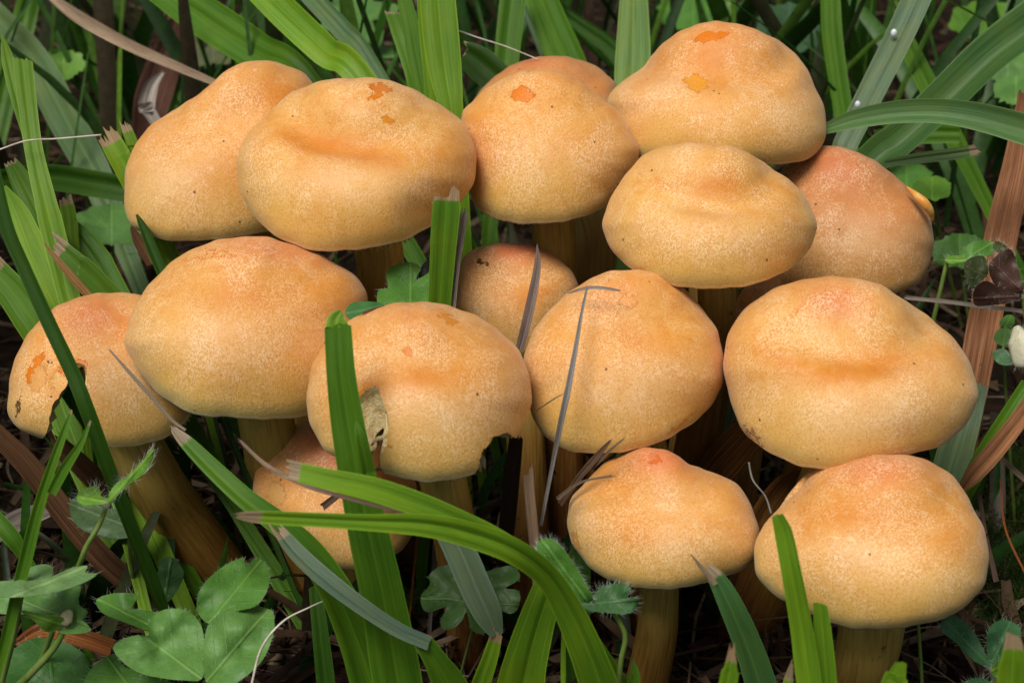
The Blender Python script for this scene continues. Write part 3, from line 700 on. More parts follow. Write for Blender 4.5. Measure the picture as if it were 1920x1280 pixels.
def blade_geo(pts, roll=0.0, fold=.25, tip='cut', dry=.0, root=True, nc=13, thick=.018, seed=0, seg=7, curl=0.0):
    """pts = (x, y, depth, width in px), tip first"""
    W3 = [np.array(P(*q[:3])) for q in pts]; ww = [q[3] * K * q[2] for q in pts]
    if root:
        ex = to_ground(W3)
        for e in ex: W3.append(e); ww.append(ww[-1] * .62)
    C = catmull(np.array(W3), seg); wd = np.maximum(catmull(np.array([[q, 0, 0] for q in ww], float), seg)[:, 0], .012)
    n = len(C); T = nrm(np.gradient(C, axis=0)); view = nrm(C - CAM)
    Wv = nrm(np.cross(T, view)); Nv = nrm(np.cross(Wv, T))
    Nv = np.where((np.sum(Nv * view, 1) > 0)[:, None], -Nv, Nv)          # towards the viewer's side
    rl = np.radians(np.linspace(roll, roll * .5 + curl, n))[:, None]
    A = Wv * np.cos(rl) + Nv * np.sin(rl); B = nrm(np.cross(A, T)); B = np.where((np.sum(B * Nv, 1) < 0)[:, None], -B, B)
    wd = wd / np.maximum(.55, np.cos(rl[:, 0]))
    L = np.concatenate([[0], np.cumsum(np.linalg.norm(np.diff(C, axis=0), axis=1))])
    r = np.random.default_rng(seed + 31)
    us = np.linspace(-1, 1, nc); V = []; UV = []; D = []
    rag = r.uniform(-.05, .12, nc) * wd[0] if tip == 'cut' else (np.interp(np.arange(nc), np.sort(r.uniform(0, nc, 4)), r.uniform(-.5, .35, 4)) + r.uniform(-.15, .15, nc) + np.where(r.random(nc) < .2, r.uniform(.2, .7, nc), 0)) * max(wd[0], .12)
    if tip == 'cut': rag = rag + us * r.uniform(-.25, .25) * wd[0]
    if tip == 'point': rag = rag * 0
    wave = r.uniform(0, 6.28)
    for side in (1, -1):
        for i in range(n):
            lift = fold * np.abs(us) * wd[i] * .5 + .03 * wd[i] * np.sin(us * 7 + wave + L[i] * .2)
            th = thick * (1 - .75 * us * us) * side * .5
            q = C[i] + np.outer(us * wd[i] * .5, A[i]) + np.outer(lift * 1.0 - fold * wd[i] * .25 + th, B[i])
            if i == 0: q = q - np.outer(rag, T[i])
            elif i == 1: q = q - np.outer(rag * .35, T[i])
            V.append(q); UV += [((u + 1) / 2, L[i]) for u in us]
            D += list(np.clip(1.25 - L[i] / dry, 0, 1) * np.ones(nc)) if dry > 0 else [0] * nc
    V = np.concatenate(V); m = n * nc
    F = [f[::-1] for f in grid_faces(n, nc)] + grid_faces(n, nc, False, m)
    for i in range(n - 1):
        F.append((i * nc, m + i * nc, m + (i + 1) * nc, (i + 1) * nc)); a, b = i * nc + nc - 1, (i + 1) * nc + nc - 1
        F.append((a, b, m + b, m + a))
    for j in range(nc - 1):
        F.append((j, j + 1, m + j + 1, m + j)); e = (n - 1) * nc
        F.append((e + j, m + e + j, m + e + j + 1, e + j + 1))
    return V, F, np.array(UV), np.array(D), C[-1]

BSEED = [0]
def blade(label, pts, color=G2, name='grass_shoot', cat='grass', group='green grass blades around the mushrooms', mat=None, **kw):
    BSEED[0] += 1
    V, F, UV, D, b = blade_geo(pts, seed=BSEED[0], **kw)
    r = np.random.default_rng(BSEED[0]); cj = np.array(color) * r.uniform(.9, 1.1)
    loc = b if kw.get('root', True) else V.mean(0)
    o = mk(name, V, F, mat or M_GRASS, None, loc, uv=UV, attrs={'dry': D}, color=cj, sharp=60)
    return tag(o, label, cat, group)

def straw(label, pts, color=TAN, name='dry_straw', cat='straw', group='dry straws and dead blades', root=False, **kw):
    kw.setdefault('nc', 11); kw.setdefault('tip', 'ragged'); kw.setdefault('fold', .5)
    return blade(label, pts, color, name, cat, group, M_DRY, root=root, **kw)

def strand(label, pts, mat, name='plant_fibre', cat='fibre', group='fine pale fibres', root=False):
    W3 = [np.array(P(*q[:3])) for q in pts]; ww = [q[3] * K * q[2] / 2 for q in pts]
    if root:
        for e in to_ground(W3): W3.append(e); ww.append(ww[-1])
    C = catmull(np.array(W3), 10); rw = catmull(np.array([[q, 0, 0] for q in ww], float), 10)[:, 0]
    V, F, UV, t = tube(C, np.maximum(rw, .006), 6)
    return tag(mk(name, V, F, mat, None, C[-1]), label, cat, group)

M_GREYF = plain('grey_fibre', (0.20, 0.19, 0.17), .7, (0.32, 0.30, 0.27), 3.0)
# --- foreground blades
blade('broad upright green blade with a snapped top standing before the slug-eaten cap', [(634,612,27.6,50),(640,700,27.7,54),(652,790,27.9,62),(668,880,28.1,68),(692,1000,28.5,76),(718,1120,29,82),(748,1290,29.8,92)], G2, fold=.3, roll=12, tip='cut', nc=11)
blade('small light green facet bent back at the top of the snapped broad blade', [(640,585,27.75,14),(632,598,27.7,34),(632,614,27.62,44)], G1, root=False, tip='cut')
blade('short torn green sliver beside the snapped broad blade, lower down', [(668,788,27.8,4),(676,820,27.8,20),(688,870,28,26),(700,940,28.4,26)], G2, fold=.3, tip='point')
blade('lower of two long arching blades crossing the shaded red cap, with a brown tip', [(440,966,25.4,8),(480,968,25.5,22),(560,972,25.7,26),(680,978,26,30),(800,984,26.4,42),(890,1004,26.8,48),(970,1036,27.2,48),(1030,1084,27.8,46),(1070,1150,28.4,56),(1105,1230,29,66),(1130,1300,29.6,70)], G1, fold=.25, roll=20, tip='ragged', dry=.55, curl=10)
blade('upper of two long arching blades crossing the shaded red cap, with a square torn tip', [(545,882,26,36),(620,900,26.1,40),(700,918,26.3,46),(780,944,26.6,46),(860,975,27,40),(940,1012,27.5,34),(1010,1062,28.1,28),(1060,1130,28.7,30)], G1, fold=.25, roll=-20, tip='ragged', dry=.2)
blade('straight diagonal blade with a frayed tan tip running down from the left cap', [(322,802,29.6,10),(350,830,29.5,26),(400,880,29.4,34),(460,935,29.3,38),(520,980,29.3,44),(580,1035,29.4,52),(630,1110,29.6,62),(670,1200,30,72),(700,1290,30.4,78)], G2, fold=.35, roll=-15, tip='ragged', dry=.5)
blade('blue-green leaning blade that ends in a broken pale kink at bottom', [(520,992,28.6,22),(556,1036,28.5,32),(610,1085,28.4,34),(680,1138,28.3,30),(745,1180,28.3,27),(805,1206,28.4,26)], (0.13,0.21,0.13), fold=.4, roll=-25, tip='ragged', dry=.25, root=False)
blade('short green blade below the broken pale kink at bottom left of centre', [(790,1196,28.4,34),(815,1235,28.6,44),(850,1295,29,62)], G2, tip='cut', dry=.12, fold=.35)
blade('grey-green blade hanging over the five-lobed leaf, narrowing to a pale node', [(838,985,29.9,52),(866,1040,29.9,58),(892,1100,29.9,58),(915,1150,29.9,52),(932,1190,30,24)], (0.10,0.17,0.10), tip='cut', root=False, fold=.35, roll=8, nc=11)
blade('thin green stalk under the pale node of the hanging grey-green blade', [(932,1186,30,22),(918,1235,30.2,30),(895,1300,30.6,34)], G1, tip='ragged', dry=.25)
blade('stout light green sheath standing at bottom centre behind the arching blades', [(1046,1040,29.4,36),(1030,1100,29.5,56),(1010,1160,29.7,68),(990,1230,30,80),(975,1300,30.4,88)], G1, fold=.6, roll=14, tip='cut', nc=11)
blade('narrow dark blade tip showing right of the thin bottom centre stem', [(1186,1236,30,3),(1190,1262,30,18),(1186,1300,30.1,26)], G2, tip='point')
blade('thin upright green stem at bottom centre', [(1058,1150,29.5,8),(1056,1230,29.8,9),(1056,1300,30,9)], G1, tip='cut', nc=5)
blade('tall bright blade standing before the bottom right cap', [(1458,966,25.9,22),(1470,1000,26,34),(1486,1080,26.2,38),(1504,1180,26.6,42),(1520,1295,27,46)], G1, fold=.3, roll=15, tip='cut')
blade('shorter blade close beside the tall bright one before the bottom right cap', [(1538,1132,26.6,26),(1544,1200,26.8,34),(1552,1295,27.1,36)], G1, fold=.3, tip='cut')
blade('bent blade with a long frayed tan tip before the bottom centre cap', [(1322,1062,28.2,18),(1345,1088,28.2,34),(1372,1140,28.3,46),(1402,1210,28.6,52),(1432,1300,29,56)], (0.075,0.19,0.05), fold=.35, roll=-18, tip='ragged', dry=.35)
straw('forked dry fibre at the tip of the bent frayed blade', [(1296,1040,28,2),(1315,1062,28.1,7),(1342,1096,28.15,9)], TAN)
blade('blurred blade tip at the bottom edge left of the tall bright blade', [(1372,1215,24.5,10),(1370,1250,24.6,24),(1362,1300,24.8,34)], G1, tip='ragged', dry=.3)
blade('blurred green blade in the bottom right corner with a brown tip', [(1900,1190,24.2,26),(1900,1230,24.3,42),(1895,1300,24.6,52)], G1, tip='cut', dry=.3)
blade('small blurred blade tip at the bottom edge under the right stem', [(1690,1242,24.8,20),(1680,1270,24.9,36),(1668,1300,25,44)], G1, tip='cut')
blade('little upright blade beside the tall bright pair at the bottom edge', [(1486,1238,27.4,5),(1480,1265,27.5,14),(1474,1300,27.6,18)], G1, tip='ragged', dry=.5)
# --- left side
blade('dark narrow blade running down in front of the leftmost eaten cap', [(-14,300,29.6,22),(12,420,29.7,26),(45,500,29.8,26),(90,600,29.9,27),(135,695,30,28),(165,770,30.1,28),(205,880,30.6,27),(240,970,31.2,26),(285,1085,32,26)], G3, fold=.4, roll=20, tip='cut')
blade('pale ribbed blade with a square top at the left edge', [(42,112,35.5,36),(52,200,35.4,34),(64,285,35.2,34),(86,380,35,40),(108,470,34.9,44)], G1, fold=.12, tip='cut', nc=13)
blade('narrow sliver split from the square-topped pale blade', [(4,66,35.6,3),(14,110,35.6,22),(30,180,35.5,22),(52,270,35.4,10)], G1, fold=.2, tip='point', root=False)
blade('blade with a nibbled brown top leaning behind the square-topped one', [(18,300,36,24),(46,350,36,42),(92,440,35.9,46),(150,520,35.8,46)], G2, tip='ragged', dry=.12, fold=.2)
blade('short split stub right of the square-topped pale blade', [(122,368,36.2,24),(130,410,36.2,28),(134,460,36.2,28)], G1, tip='ragged', dry=.25, fold=.2)
blade('broad pointed blade behind the leftmost eaten cap, dark green', [(115,400,36.4,10),(145,440,36.4,40),(180,490,36.3,58),(215,550,36.2,52)], G2, tip='point', fold=.2)
blade('wide light blade rising behind the leftmost cap at the left edge', [(6,350,35,12),(30,400,35,46),(60,480,34.9,66),(95,560,34.8,70),(130,640,34.8,66)], G1, tip='point', fold=.15, nc=11)
blade('cut blade with tan frayed edges right above the leftmost cap', [(112,466,34.4,34),(145,498,34.4,44),(195,545,34.5,46)], G2, tip='ragged', dry=.15, fold=.25)
straw('folded tan edge strip along the cut blade above the leftmost cap', [(84,458,34.2,3),(110,490,34.2,12),(140,525,34.2,16),(172,560,34.3,14)], (0.42,0.26,0.10))
blade('broad blade leaning in from the left edge above the eaten cap', [(-10,508,34,50),(30,556,34,62),(70,615,34,66),(110,680,34.2,60)], G2, tip='ragged', dry=.12, fold=.2)
blade('long dark blade lying flat across the left background', [(-20,345,44,46),(80,332,43,48),(180,345,42,50),(260,360,41.5,48)], G3, root=False, tip='cut', fold=.3)
blade('frayed cut blade against the humped back left cap', [(204,258,36.4,38),(222,290,36.4,42),(250,345,36.5,40)], G1, tip='ragged', dry=.2, fold=.2)
blade('thin split twin of the frayed blade by the humped cap', [(234,232,36.6,18),(248,270,36.6,22),(262,320,36.7,22)], G1, tip='ragged', dry=.25, fold=.2)
blade('narrow dark green spear between the humped cap and the wrinkled cap', [(256,402,35,4),(270,430,35,16),(295,490,35,20)], G3, tip='point', fold=.6)
straw('brown dead leaf sheath beside the dark spear left of the wrinkled cap', [(246,424,35.2,6),(262,455,35.2,22),(285,495,35.2,20)], BRN, fold=.8)
blade('thin twin-bladed stem in front of the notched cap, left stalk', [(134,768,28.8,4),(118,815,28.8,14),(95,880,28.9,18),(70,960,29.1,22),(45,1060,29.4,24)], G2, fold=.5, tip='point', dry=.1)
blade('shorter branch joining the thin stem in front of the notched cap', [(170,788,28.7,3),(152,830,28.7,12),(120,880,28.8,20),(96,925,28.9,18)], G2, fold=.5, tip='point', dry=.12, root=False)
blade('green blade coming in from the left edge near the bottom', [(-20,960,33,30),(20,1005,33,32),(50,1050,33.2,20)], G2, fold=.4, tip='cut')
blade('light green blade seen through the notch of the leftmost cap', [(96,700,36.3,40),(120,770,36.3,64),(150,850,36.3,60)], (0.19, 0.38, 0.05), tip='cut', fold=.2)
straw('long brown dead blade slanting across the lower left floor', [(-20,800,32.4,34),(50,870,32.8,42),(120,960,33.4,44),(190,1045,34,44),(250,1095,34.6,40),(300,1130,35.2,24)], BRN, fold=.35, nc=11)
straw('brown dead blade slanting behind the notch of the leftmost cap', [(104,826,34.9,30),(160,880,35,40),(220,944,35.4,42)], BRN, fold=.3, nc=11)
straw('reddish curled dead leaf strip by the trefoil at bottom left', [(30,1206,32.6,16),(80,1180,32.8,30),(150,1195,32.8,34),(210,1215,33,34)], (0.30,0.11,0.03), fold=.6)
straw('grey dead blade lying on the litter at the left edge', [(-10,1000,35.6,36),(40,972,35.8,40),(90,955,36,28)], GRY, fold=.3)
# --- top left and top
straw('long tan straw leaning into the top left background', [(92,-8,44,14),(150,34,43.4,24),(240,84,42.6,22),(330,124,41.8,18),(410,158,41.2,12)], TAN, fold=.5)
blade('bright yellow-green blade leaning down to the wide dented cap', [(480,-30,42,58),(540,30,41.4,60),(610,95,40.8,58),(690,165,40.2,50)], G1, tip='cut', fold=.2, roll=10, nc=11)
blade('dark wide blade crossing behind the humped cap at the top', [(290,-30,47,60),(380,30,46,76),(480,95,45,72),(580,160,44,50)], G2, tip='cut', fold=.2)
blade('blue-green narrow blade right of the bright leaning one', [(570,-20,44,36),(640,55,43.4,38),(700,130,43,34)], GB, tip='cut', fold=.3)
blade('tallest bright blade standing above the gap beside the wide dented cap', [(818,-30,38.6,66),(826,60,38.6,68),(836,140,38.6,60),(848,215,38.6,42),(855,300,38.8,40)], G1, tip='cut', fold=.15, nc=13)
blade('narrow blade alongside the tallest bright blade', [(796,-30,39,30),(802,60,39,32),(810,150,39,30),(820,260,39.2,28)], G1, tip='cut', fold=.2)
blade('leaning blade with a snipped top left of the tall bright blade', [(738,24,40.5,30),(752,60,40.5,36),(775,130,40.4,36),(795,210,40.4,36)], G2, tip='cut', dry=.06, fold=.2)
blade('slender blade between the snipped one and the tall bright blade', [(752,-30,40,24),(772,60,40,32),(790,150,40,34)], G2, tip='cut', fold=.2)
blade('drooping torn blade behind the gap between the two top caps', [(862,92,41,40),(900,120,41,62),(940,160,41,60),(960,220,41.2,50)], G3, tip='ragged', dry=.1, fold=.25)
blade('upright blade behind the brownish back cap', [(965,-30,46,50),(955,60,46,48),(946,150,46,44)], G2, tip='cut', fold=.3)
blade('second upright blade behind the brownish back cap, leaning right', [(1005,-30,47,54),(1035,50,47,64),(1070,130,47,66)], G2, tip='cut', fold=.2)
blade('dark curved blade behind the topmost cap', [(1040,14,50,26),(1090,50,50,30),(1140,85,50,34),(1190,140,50,34)], G3, tip='cut', fold=.3)
blade('broad pale blade left of the topmost cap', [(1188,-40,43,46),(1188,40,43,58),(1186,120,43,66),(1180,210,43,60)], GP, tip='cut', fold=.12, nc=11)
straw('dark brown stalk in the blurred background above the caps', [(1098,-30,52,24),(1104,60,52,26),(1110,150,52,26)], DKB, root=True)
straw('dark dead leaf hanging in the top left background', [(330,40,50,40),(310,110,50,60),(285,190,49,66),(270,260,49,50)], (0.10,0.045,0.03), root=True)
straw('white curled dry scrap in the top left background', [(305,135,47,8),(285,160,47,24),(275,200,47,32),(290,225,47,22)], (0.55,0.50,0.44), fold=.8, root=True)
blade('bluish blade slanting in the left background', [(-20,20,52,50),(60,110,51,60),(120,220,50,64),(180,330,49,60)], GB, tip='cut', fold=.2)
blade('tall blurred blade behind the left edge', [(60,-30,54,40),(40,60,54,44),(10,170,53,44)], G2, tip='cut', fold=.2)
# --- top right
blade('upright deep green blade right of the topmost cap', [(1556,-30,46,36),(1560,60,46,38),(1572,150,46,36),(1585,230,46,34)], G2, tip='cut', fold=.4)
blade('pale grey-green blade with dew drops slanting at top right', [(1735,-40,41.5,54),(1690,60,41,52),(1640,160,40.5,50),(1590,260,40,46),(1560,330,40,40)], (0.15,0.24,0.13), tip='cut', fold=.12, nc=11)
blade('folded two-tone blade rising to the right edge', [(1945,40,38.5,80),(1860,104,38.4,76),(1780,180,38.3,72),(1690,262,38.2,66),(1610,330,38.2,60)], (0.085,0.20,0.05), tip='cut', fold=.7, roll=25, nc=11)
blade('arching blade curving in from the right edge to the topmost cap', [(1545,244,36.6,18),(1600,226,36.4,34),(1680,212,36.2,42),(1760,210,36,46),(1840,222,35.8,52),(1950,252,35.6,60)], (0.105,0.22,0.065), tip='point', fold=.55, roll=-20, root=False, nc=11)
blade('short blade with a white frayed tip pointing right', [(1838,280,37.2,20),(1790,288,37.2,22),(1720,297,37.3,20),(1660,306,37.4,14)], GB, tip='ragged', dry=.32, fold=.4, root=False)
blade('dark blade lying behind the arching one', [(1800,250,42,36),(1720,250,42,40),(1640,262,42,34)], G2, root=False, tip='point', fold=.2)
blade('green blade in the gap behind the slanting pale one', [(1690,60,46,30),(1730,140,46,36),(1765,210,46,36)], G2, tip='cut', fold=.2)
straw('wide reddish-brown dead blade standing at the right edge', [(1926,170,39,30),(1908,300,38.6,50),(1880,430,38.2,60),(1850,580,37.6,62),(1828,700,37.2,58),(1808,820,36.8,52)], RED, root=True, fold=.15, nc=13)
blade('grey-green blade behind the largest right-hand cap rim', [(1830,720,36.6,44),(1805,800,36.4,60),(1775,900,36.4,64)], (0.10,0.17,0.075), tip='cut', fold=.15)
blade('dark blade rising at the right edge beside the brown folded leaf', [(1935,715,34,34),(1890,785,34,36),(1845,855,34.2,36),(1810,920,34.4,32)], G2, tip='cut', fold=.5)
straw('folded orange-brown dead leaf at the right edge above the bottom right cap', [(1940,745,33.4,30),(1900,800,33.4,34),(1860,850,33.5,36),(1825,890,33.6,32),(1800,922,33.8,8)], (0.42,0.20,0.09), fold=.9, nc=13)
# --- middle
blade('short blade with a shredded top before the edge of the wide dented cap', [(838,360,31.6,46),(836,400,31.7,52),(832,450,31.9,50),(828,510,32.2,46)], G2, tip='ragged', dry=.22, fold=.2, nc=15)
straw('grey dead blade leaning beside the shredded short blade', [(872,396,32,14),(860,450,32.1,20),(850,510,32.3,22),(845,585,32.6,18)], GRY, root=True, nc=11)
straw('orange thin strip beside the hairy leaf in the middle', [(838,474,32.5,3),(832,510,32.5,10),(826,570,32.7,10)], (0.5,0.20,0.04), root=True)
straw('dark dry blade leaning before the small dull cap', [(1007,458,33.4,2),(1008,495,33.2,12),(1000,545,33,17),(988,600,32.8,18),(974,655,32.9,15)], (0.24,0.19,0.17), nc=11)
straw('long grey straw lying across the central cap', [(1101,538,30.7,4),(1090,590,30.2,6),(1078,660,29.95,9),(1064,735,29.9,12),(1052,790,30.1,11),(1036,870,30.6,8),(1014,985,31.2,6)], (0.40,0.38,0.36))
straw('short straw piece lying crosswise on top of the central cap', [(1064,550,31.2,3),(1100,540,30.7,6),(1130,540,30.5,6),(1163,545,30.4,4)], (0.42,0.37,0.33))
straw('tiny straw hair on the left flank of the central cap', [(1056,738,30,2),(1035,750,30.2,3),(1008,768,30.8,2)], TAN, nc=5)
straw('splintered dry twig lying on top of the bottom centre cap', [(1144,826,30,5),(1115,860,30.2,13),(1085,895,30.5,12),(1050,945,31,10)], (0.22,0.13,0.08))
straw('second thin dry splinter beside the splintered twig', [(1172,820,29.9,3),(1140,848,30,6),(1110,880,30.4,5)], (0.30,0.20,0.12))
straw('curved white-tipped dry tendril left of the bottom centre cap', [(1147,892,29.5,5),(1110,898,29.7,4),(1080,908,30,6),(1045,935,30.4,8)], (0.36,0.25,0.16))
straw('broken brown stalk standing in the dark gap below the central cap', [(990,878,30.6,20),(993,930,30.6,20),(1000,1000,30.7,20),(1004,1060,30.9,18)], (0.24,0.16,0.10), root=True)
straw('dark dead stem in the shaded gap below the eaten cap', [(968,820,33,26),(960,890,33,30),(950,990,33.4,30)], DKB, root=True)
straw('thin brown stalk slanting across the shaded red cap', [(452,828,27.4,5),(500,872,27.3,8),(570,908,27.2,9),(640,930,27.2,8),(760,962,27.3,6)], (0.36,0.25,0.18))
straw('curled dark dead strip over the shaded red cap', [(722,878,29.3,4),(690,886,29.2,10),(650,915,29.5,12),(605,950,30,14)], (0.20,0.12,0.09))
straw('thin straw resting between the leftmost cap and the wrinkled cap', [(205,655,31.2,3),(240,695,30.9,6),(280,740,30.8,7),(320,785,30.7,6),(348,806,30.6,5)], (0.40,0.32,0.24), nc=5)
straw('thin grey twig crossing behind the right-hand caps', [(1700,558,35.4,7),(1780,566,35.3,8),(1860,576,35.1,8),(1940,586,35,7)], (0.38,0.33,0.27), nc=7)
straw('thin dead twig right of the bottom right cap', [(1835,918,34.6,8),(1848,1000,34.4,8),(1868,1090,34.2,10)], (0.16,0.10,0.07), nc=7)
straw('bent dry stalk at the right edge over the moss', [(1862,842,35,8),(1900,880,35,10),(1930,905,35,10)], (0.30,0.22,0.15), nc=7)
straw('orange grass needle over the moss at the right edge', [(1876,900,34.6,3),(1885,990,34.4,4),(1925,1080,34.2,4)], (0.45,0.14,0.04), nc=5)
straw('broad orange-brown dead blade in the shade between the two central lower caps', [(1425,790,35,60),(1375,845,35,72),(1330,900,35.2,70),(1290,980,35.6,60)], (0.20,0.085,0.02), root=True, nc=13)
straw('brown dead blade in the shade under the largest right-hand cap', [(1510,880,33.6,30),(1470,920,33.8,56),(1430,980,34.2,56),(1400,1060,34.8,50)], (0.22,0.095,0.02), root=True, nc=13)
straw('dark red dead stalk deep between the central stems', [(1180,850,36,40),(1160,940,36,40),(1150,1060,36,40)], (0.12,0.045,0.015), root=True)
straw('tiny reddish husk on the small oval leaf', [(683,588,30.2,8),(698,584,30.2,11),(722,575,30.4,6)], (0.28,0.13,0.08))
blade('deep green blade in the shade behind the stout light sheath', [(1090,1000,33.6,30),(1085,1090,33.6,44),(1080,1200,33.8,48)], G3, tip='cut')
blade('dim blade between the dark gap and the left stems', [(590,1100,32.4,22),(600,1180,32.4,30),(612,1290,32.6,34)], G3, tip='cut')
# --- fibres
strand('fine pale fibre arching over the square-topped blade at left', [(-5,282,34.9,3),(50,264,34.8,3),(110,260,34.8,3),(190,253,35,3)], M_FIBRE)
strand('white curved fibre beside the trefoil at bottom left', [(470,1290,30,5),(490,1215,30,5),(530,1165,30,4),(580,1138,30.2,3),(625,1118,30.4,2)], M_FIBRE)
strand('fine pale fibre drifting above the brownish back cap', [(860,58,39.4,3),(900,72,39.4,2.5),(950,88,39.3,2.5),(1010,112,39.2,2)], M_FIBRE)
strand('pale curled fibre between the two lower caps at right', [(1404,866,32,4),(1412,900,32,4),(1435,930,32,4),(1446,962,32,5)], M_GREYF)
strand('thin hair-like fibre over the shaded red cap', [(745,910,28.7,2),(710,960,28.7,2.5),(672,1012,29,2.5)], M_FIBRE)
strand('thin upright green stem under the bottom right cap', [(1722,1170,31,6),(1726,1230,31.2,7),(1730,1300,31.5,7)], M_STALK, 'grass_shoot', 'grass', 'green grass blades around the mushrooms')

# ------------------------------------------------------------------ leaves
def leaf_geo(outline, d, grad=(0, 0), base=None, tip=None, fold=.0, cup=.0, seed=0, rings=7):
    poly = catmull(outline, 4, True); c = poly.mean(0)
    base = np.array(base if base is not None else poly[0], float); tip = np.array(tip if tip is not None else 2 * c - base, float)
    ax = (tip - base) / np.linalg.norm(tip - base); n = len(poly)
    XY = [c[None]]; rr = [np.zeros(1)]
    for k in range(1, rings + 1): XY.append(c + (poly - c) * k / rings); rr.append(np.full(n, k / rings))
    XY = np.concatenate(XY); rr = np.concatenate(rr)
    rel = XY - c; across = (rel[:, 0] * -ax[1] + rel[:, 1] * ax[0]) - ((base - c) @ np.array([-ax[1], ax[0]])); along = (XY - base) @ ax
    kd = K * d
    dd = d + grad[0] * kd * rel[:, 0] + grad[1] * kd * rel[:, 1] - fold * np.abs(across) * kd + cup * rr ** 2
    dd = dd + vnoise(np.stack([XY[:, 0] / 38, XY[:, 1] / 38, XY[:, 0] * 0 + seed], 1), seed) * .17 + vnoise(np.stack([XY[:, 0] / 13, XY[:, 1] / 13, XY[:, 0] * 0 + seed], 1), seed) * .02
    V = PV(XY[:, 0], XY[:, 1], dd); m = len(V)
    F = [(0, 1 + j, 1 + (j + 1) % n) for j in range(n)]
    for k in range(rings - 1):
        for j in range(n):
            j2 = (j + 1) % n; a = 1 + k * n; b = a + n; F.append((a + j, b + j, b + j2, a + j2))
    nv = nrm(np.cross(P(c[0] + 10, c[1], d + grad[0] * kd * 10) - P(c[0], c[1], d), P(c[0], c[1] + 10, d + grad[1] * kd * 10) - P(c[0], c[1], d)))
    Vb = V + nv * .016 * (1 if nv @ FW > 0 else -1)
    F2 = F + [[q + m for q in f[::-1]] for f in F]; o = 1 + (rings - 1) * n
    F2 += [(o + j, m + o + j, m + o + (j + 1) % n, o + (j + 1) % n) for j in range(n)]
    uv = np.stack([across * kd, along * kd], 1)
    return np.concatenate([V, Vb]), F2, np.concatenate([uv, uv]), V[o:o + n], V

def hair_geo(edge, centre, count, length, seed=0, inner=None, up=.35):
    r = np.random.default_rng(seed); V = []; F = []
    n = len(edge)
    for k in range(count):
        if inner is not None and k % 3 == 0:
            p = inner[r.integers(len(inner))]; dirn = -FW * .8 + UP * .5 + r.normal(0, .4, 3)
        else:
            j = r.integers(n); f = r.random(); p = edge[j] * (1 - f) + edge[(j + 1) % n] * f
            dirn = nrm(p - centre) + UP * up + r.normal(0, .35, 3) - FW * .2
        dirn = nrm(dirn); L = length * r.uniform(.5, 1.1); w_ = .0018
        s = nrm(np.cross(dirn, FW)); b = len(V)
        V += [p - s * w_, p + s * w_, p + FW * w_, p + dirn * L + s * r.normal(0, .02)]
        F += [(b, b + 1, b + 3), (b + 1, b + 2, b + 3), (b + 2, b, b + 3)]
    return np.array(V), F

LS = [50]
def plant(label, leaves, stalk, color, cat='plant', name='clover_plant', hairs=70, hl=.16, group='small leafy plants in the grass', sw=9):
    """leaves = list of dict(o, d, g, base, tip, fold, cup, c); stalk = list of px points down to the ground"""
    W3 = [np.array(P(*q)) for q in stalk]
    ex = to_ground(W3); loc = np.array((W3 + ex)[-1]); loc[2] = 0
    root = empty(name, loc); tag(root, label, cat, group)
    C = catmull(np.array(W3 + ex), 8); V, F, UV, t = tube(C, sw * K * stalk[0][2] / 2 * np.linspace(.85, 1.15, len(C)), 8)
    mk('stalk', V, F, M_STALK, root, loc)
    for lf in leaves:
        LS[0] += 1
        V, F, UV, edge, top = leaf_geo(lf['o'], lf['d'], lf.get('g', (0, 0)), lf.get('base'), lf.get('tip'), lf.get('fold', 0), lf.get('cup', 0), LS[0])
        o = mk('leaf', V, F, M_LEAF, root, loc, uv=UV, color=lf.get('c', color), sharp=70)
        nh = lf.get('h', hairs)
        if nh:
            Vh, Fh = hair_geo(edge, top.mean(0), nh, hl * lf.get('hl', 1), LS[0], top)
            tag(mk('hairs', Vh, Fh, M_HAIR, o, loc, smooth=False), kind='stuff')
    return root

LG, LM, LD, LY = (0.125, 0.285, 0.062), (0.088, 0.235, 0.034), (0.03, 0.085, 0.022), (0.13, 0.30, 0.03)
plant('large hairy trefoil with broad rounded leaflets at the bottom left', [
    dict(o=[(212,1215),(225,1200),(255,1190),(278,1190),(280,1165),(300,1145),(330,1140),(360,1150),(380,1180),(383,1230),(378,1272),(340,1274),(300,1270),(260,1260),(230,1240)], d=30.9, g=(0,-.7), base=(380,1272), tip=(240,1170), cup=-.1),
    dict(o=[(385,1275),(383,1200),(395,1165),(430,1140),(470,1133),(500,1140),(513,1150),(512,1190),(490,1240),(450,1275),(420,1290)], d=30.8, g=(.3,-.6), base=(385,1280), tip=(505,1140), fold=.15),
    dict(o=[(372,1150),(370,1120),(385,1090),(420,1060),(455,1045),(463,1058),(483,1045),(503,1065),(503,1100),(480,1135),(430,1148),(395,1168)], d=31.6, g=(0,-.9), base=(380,1180), tip=(490,1050), fold=.2, c=LM)],
    [(384,1276,31),(380,1310,31.6)], LG, hairs=130, hl=.08)
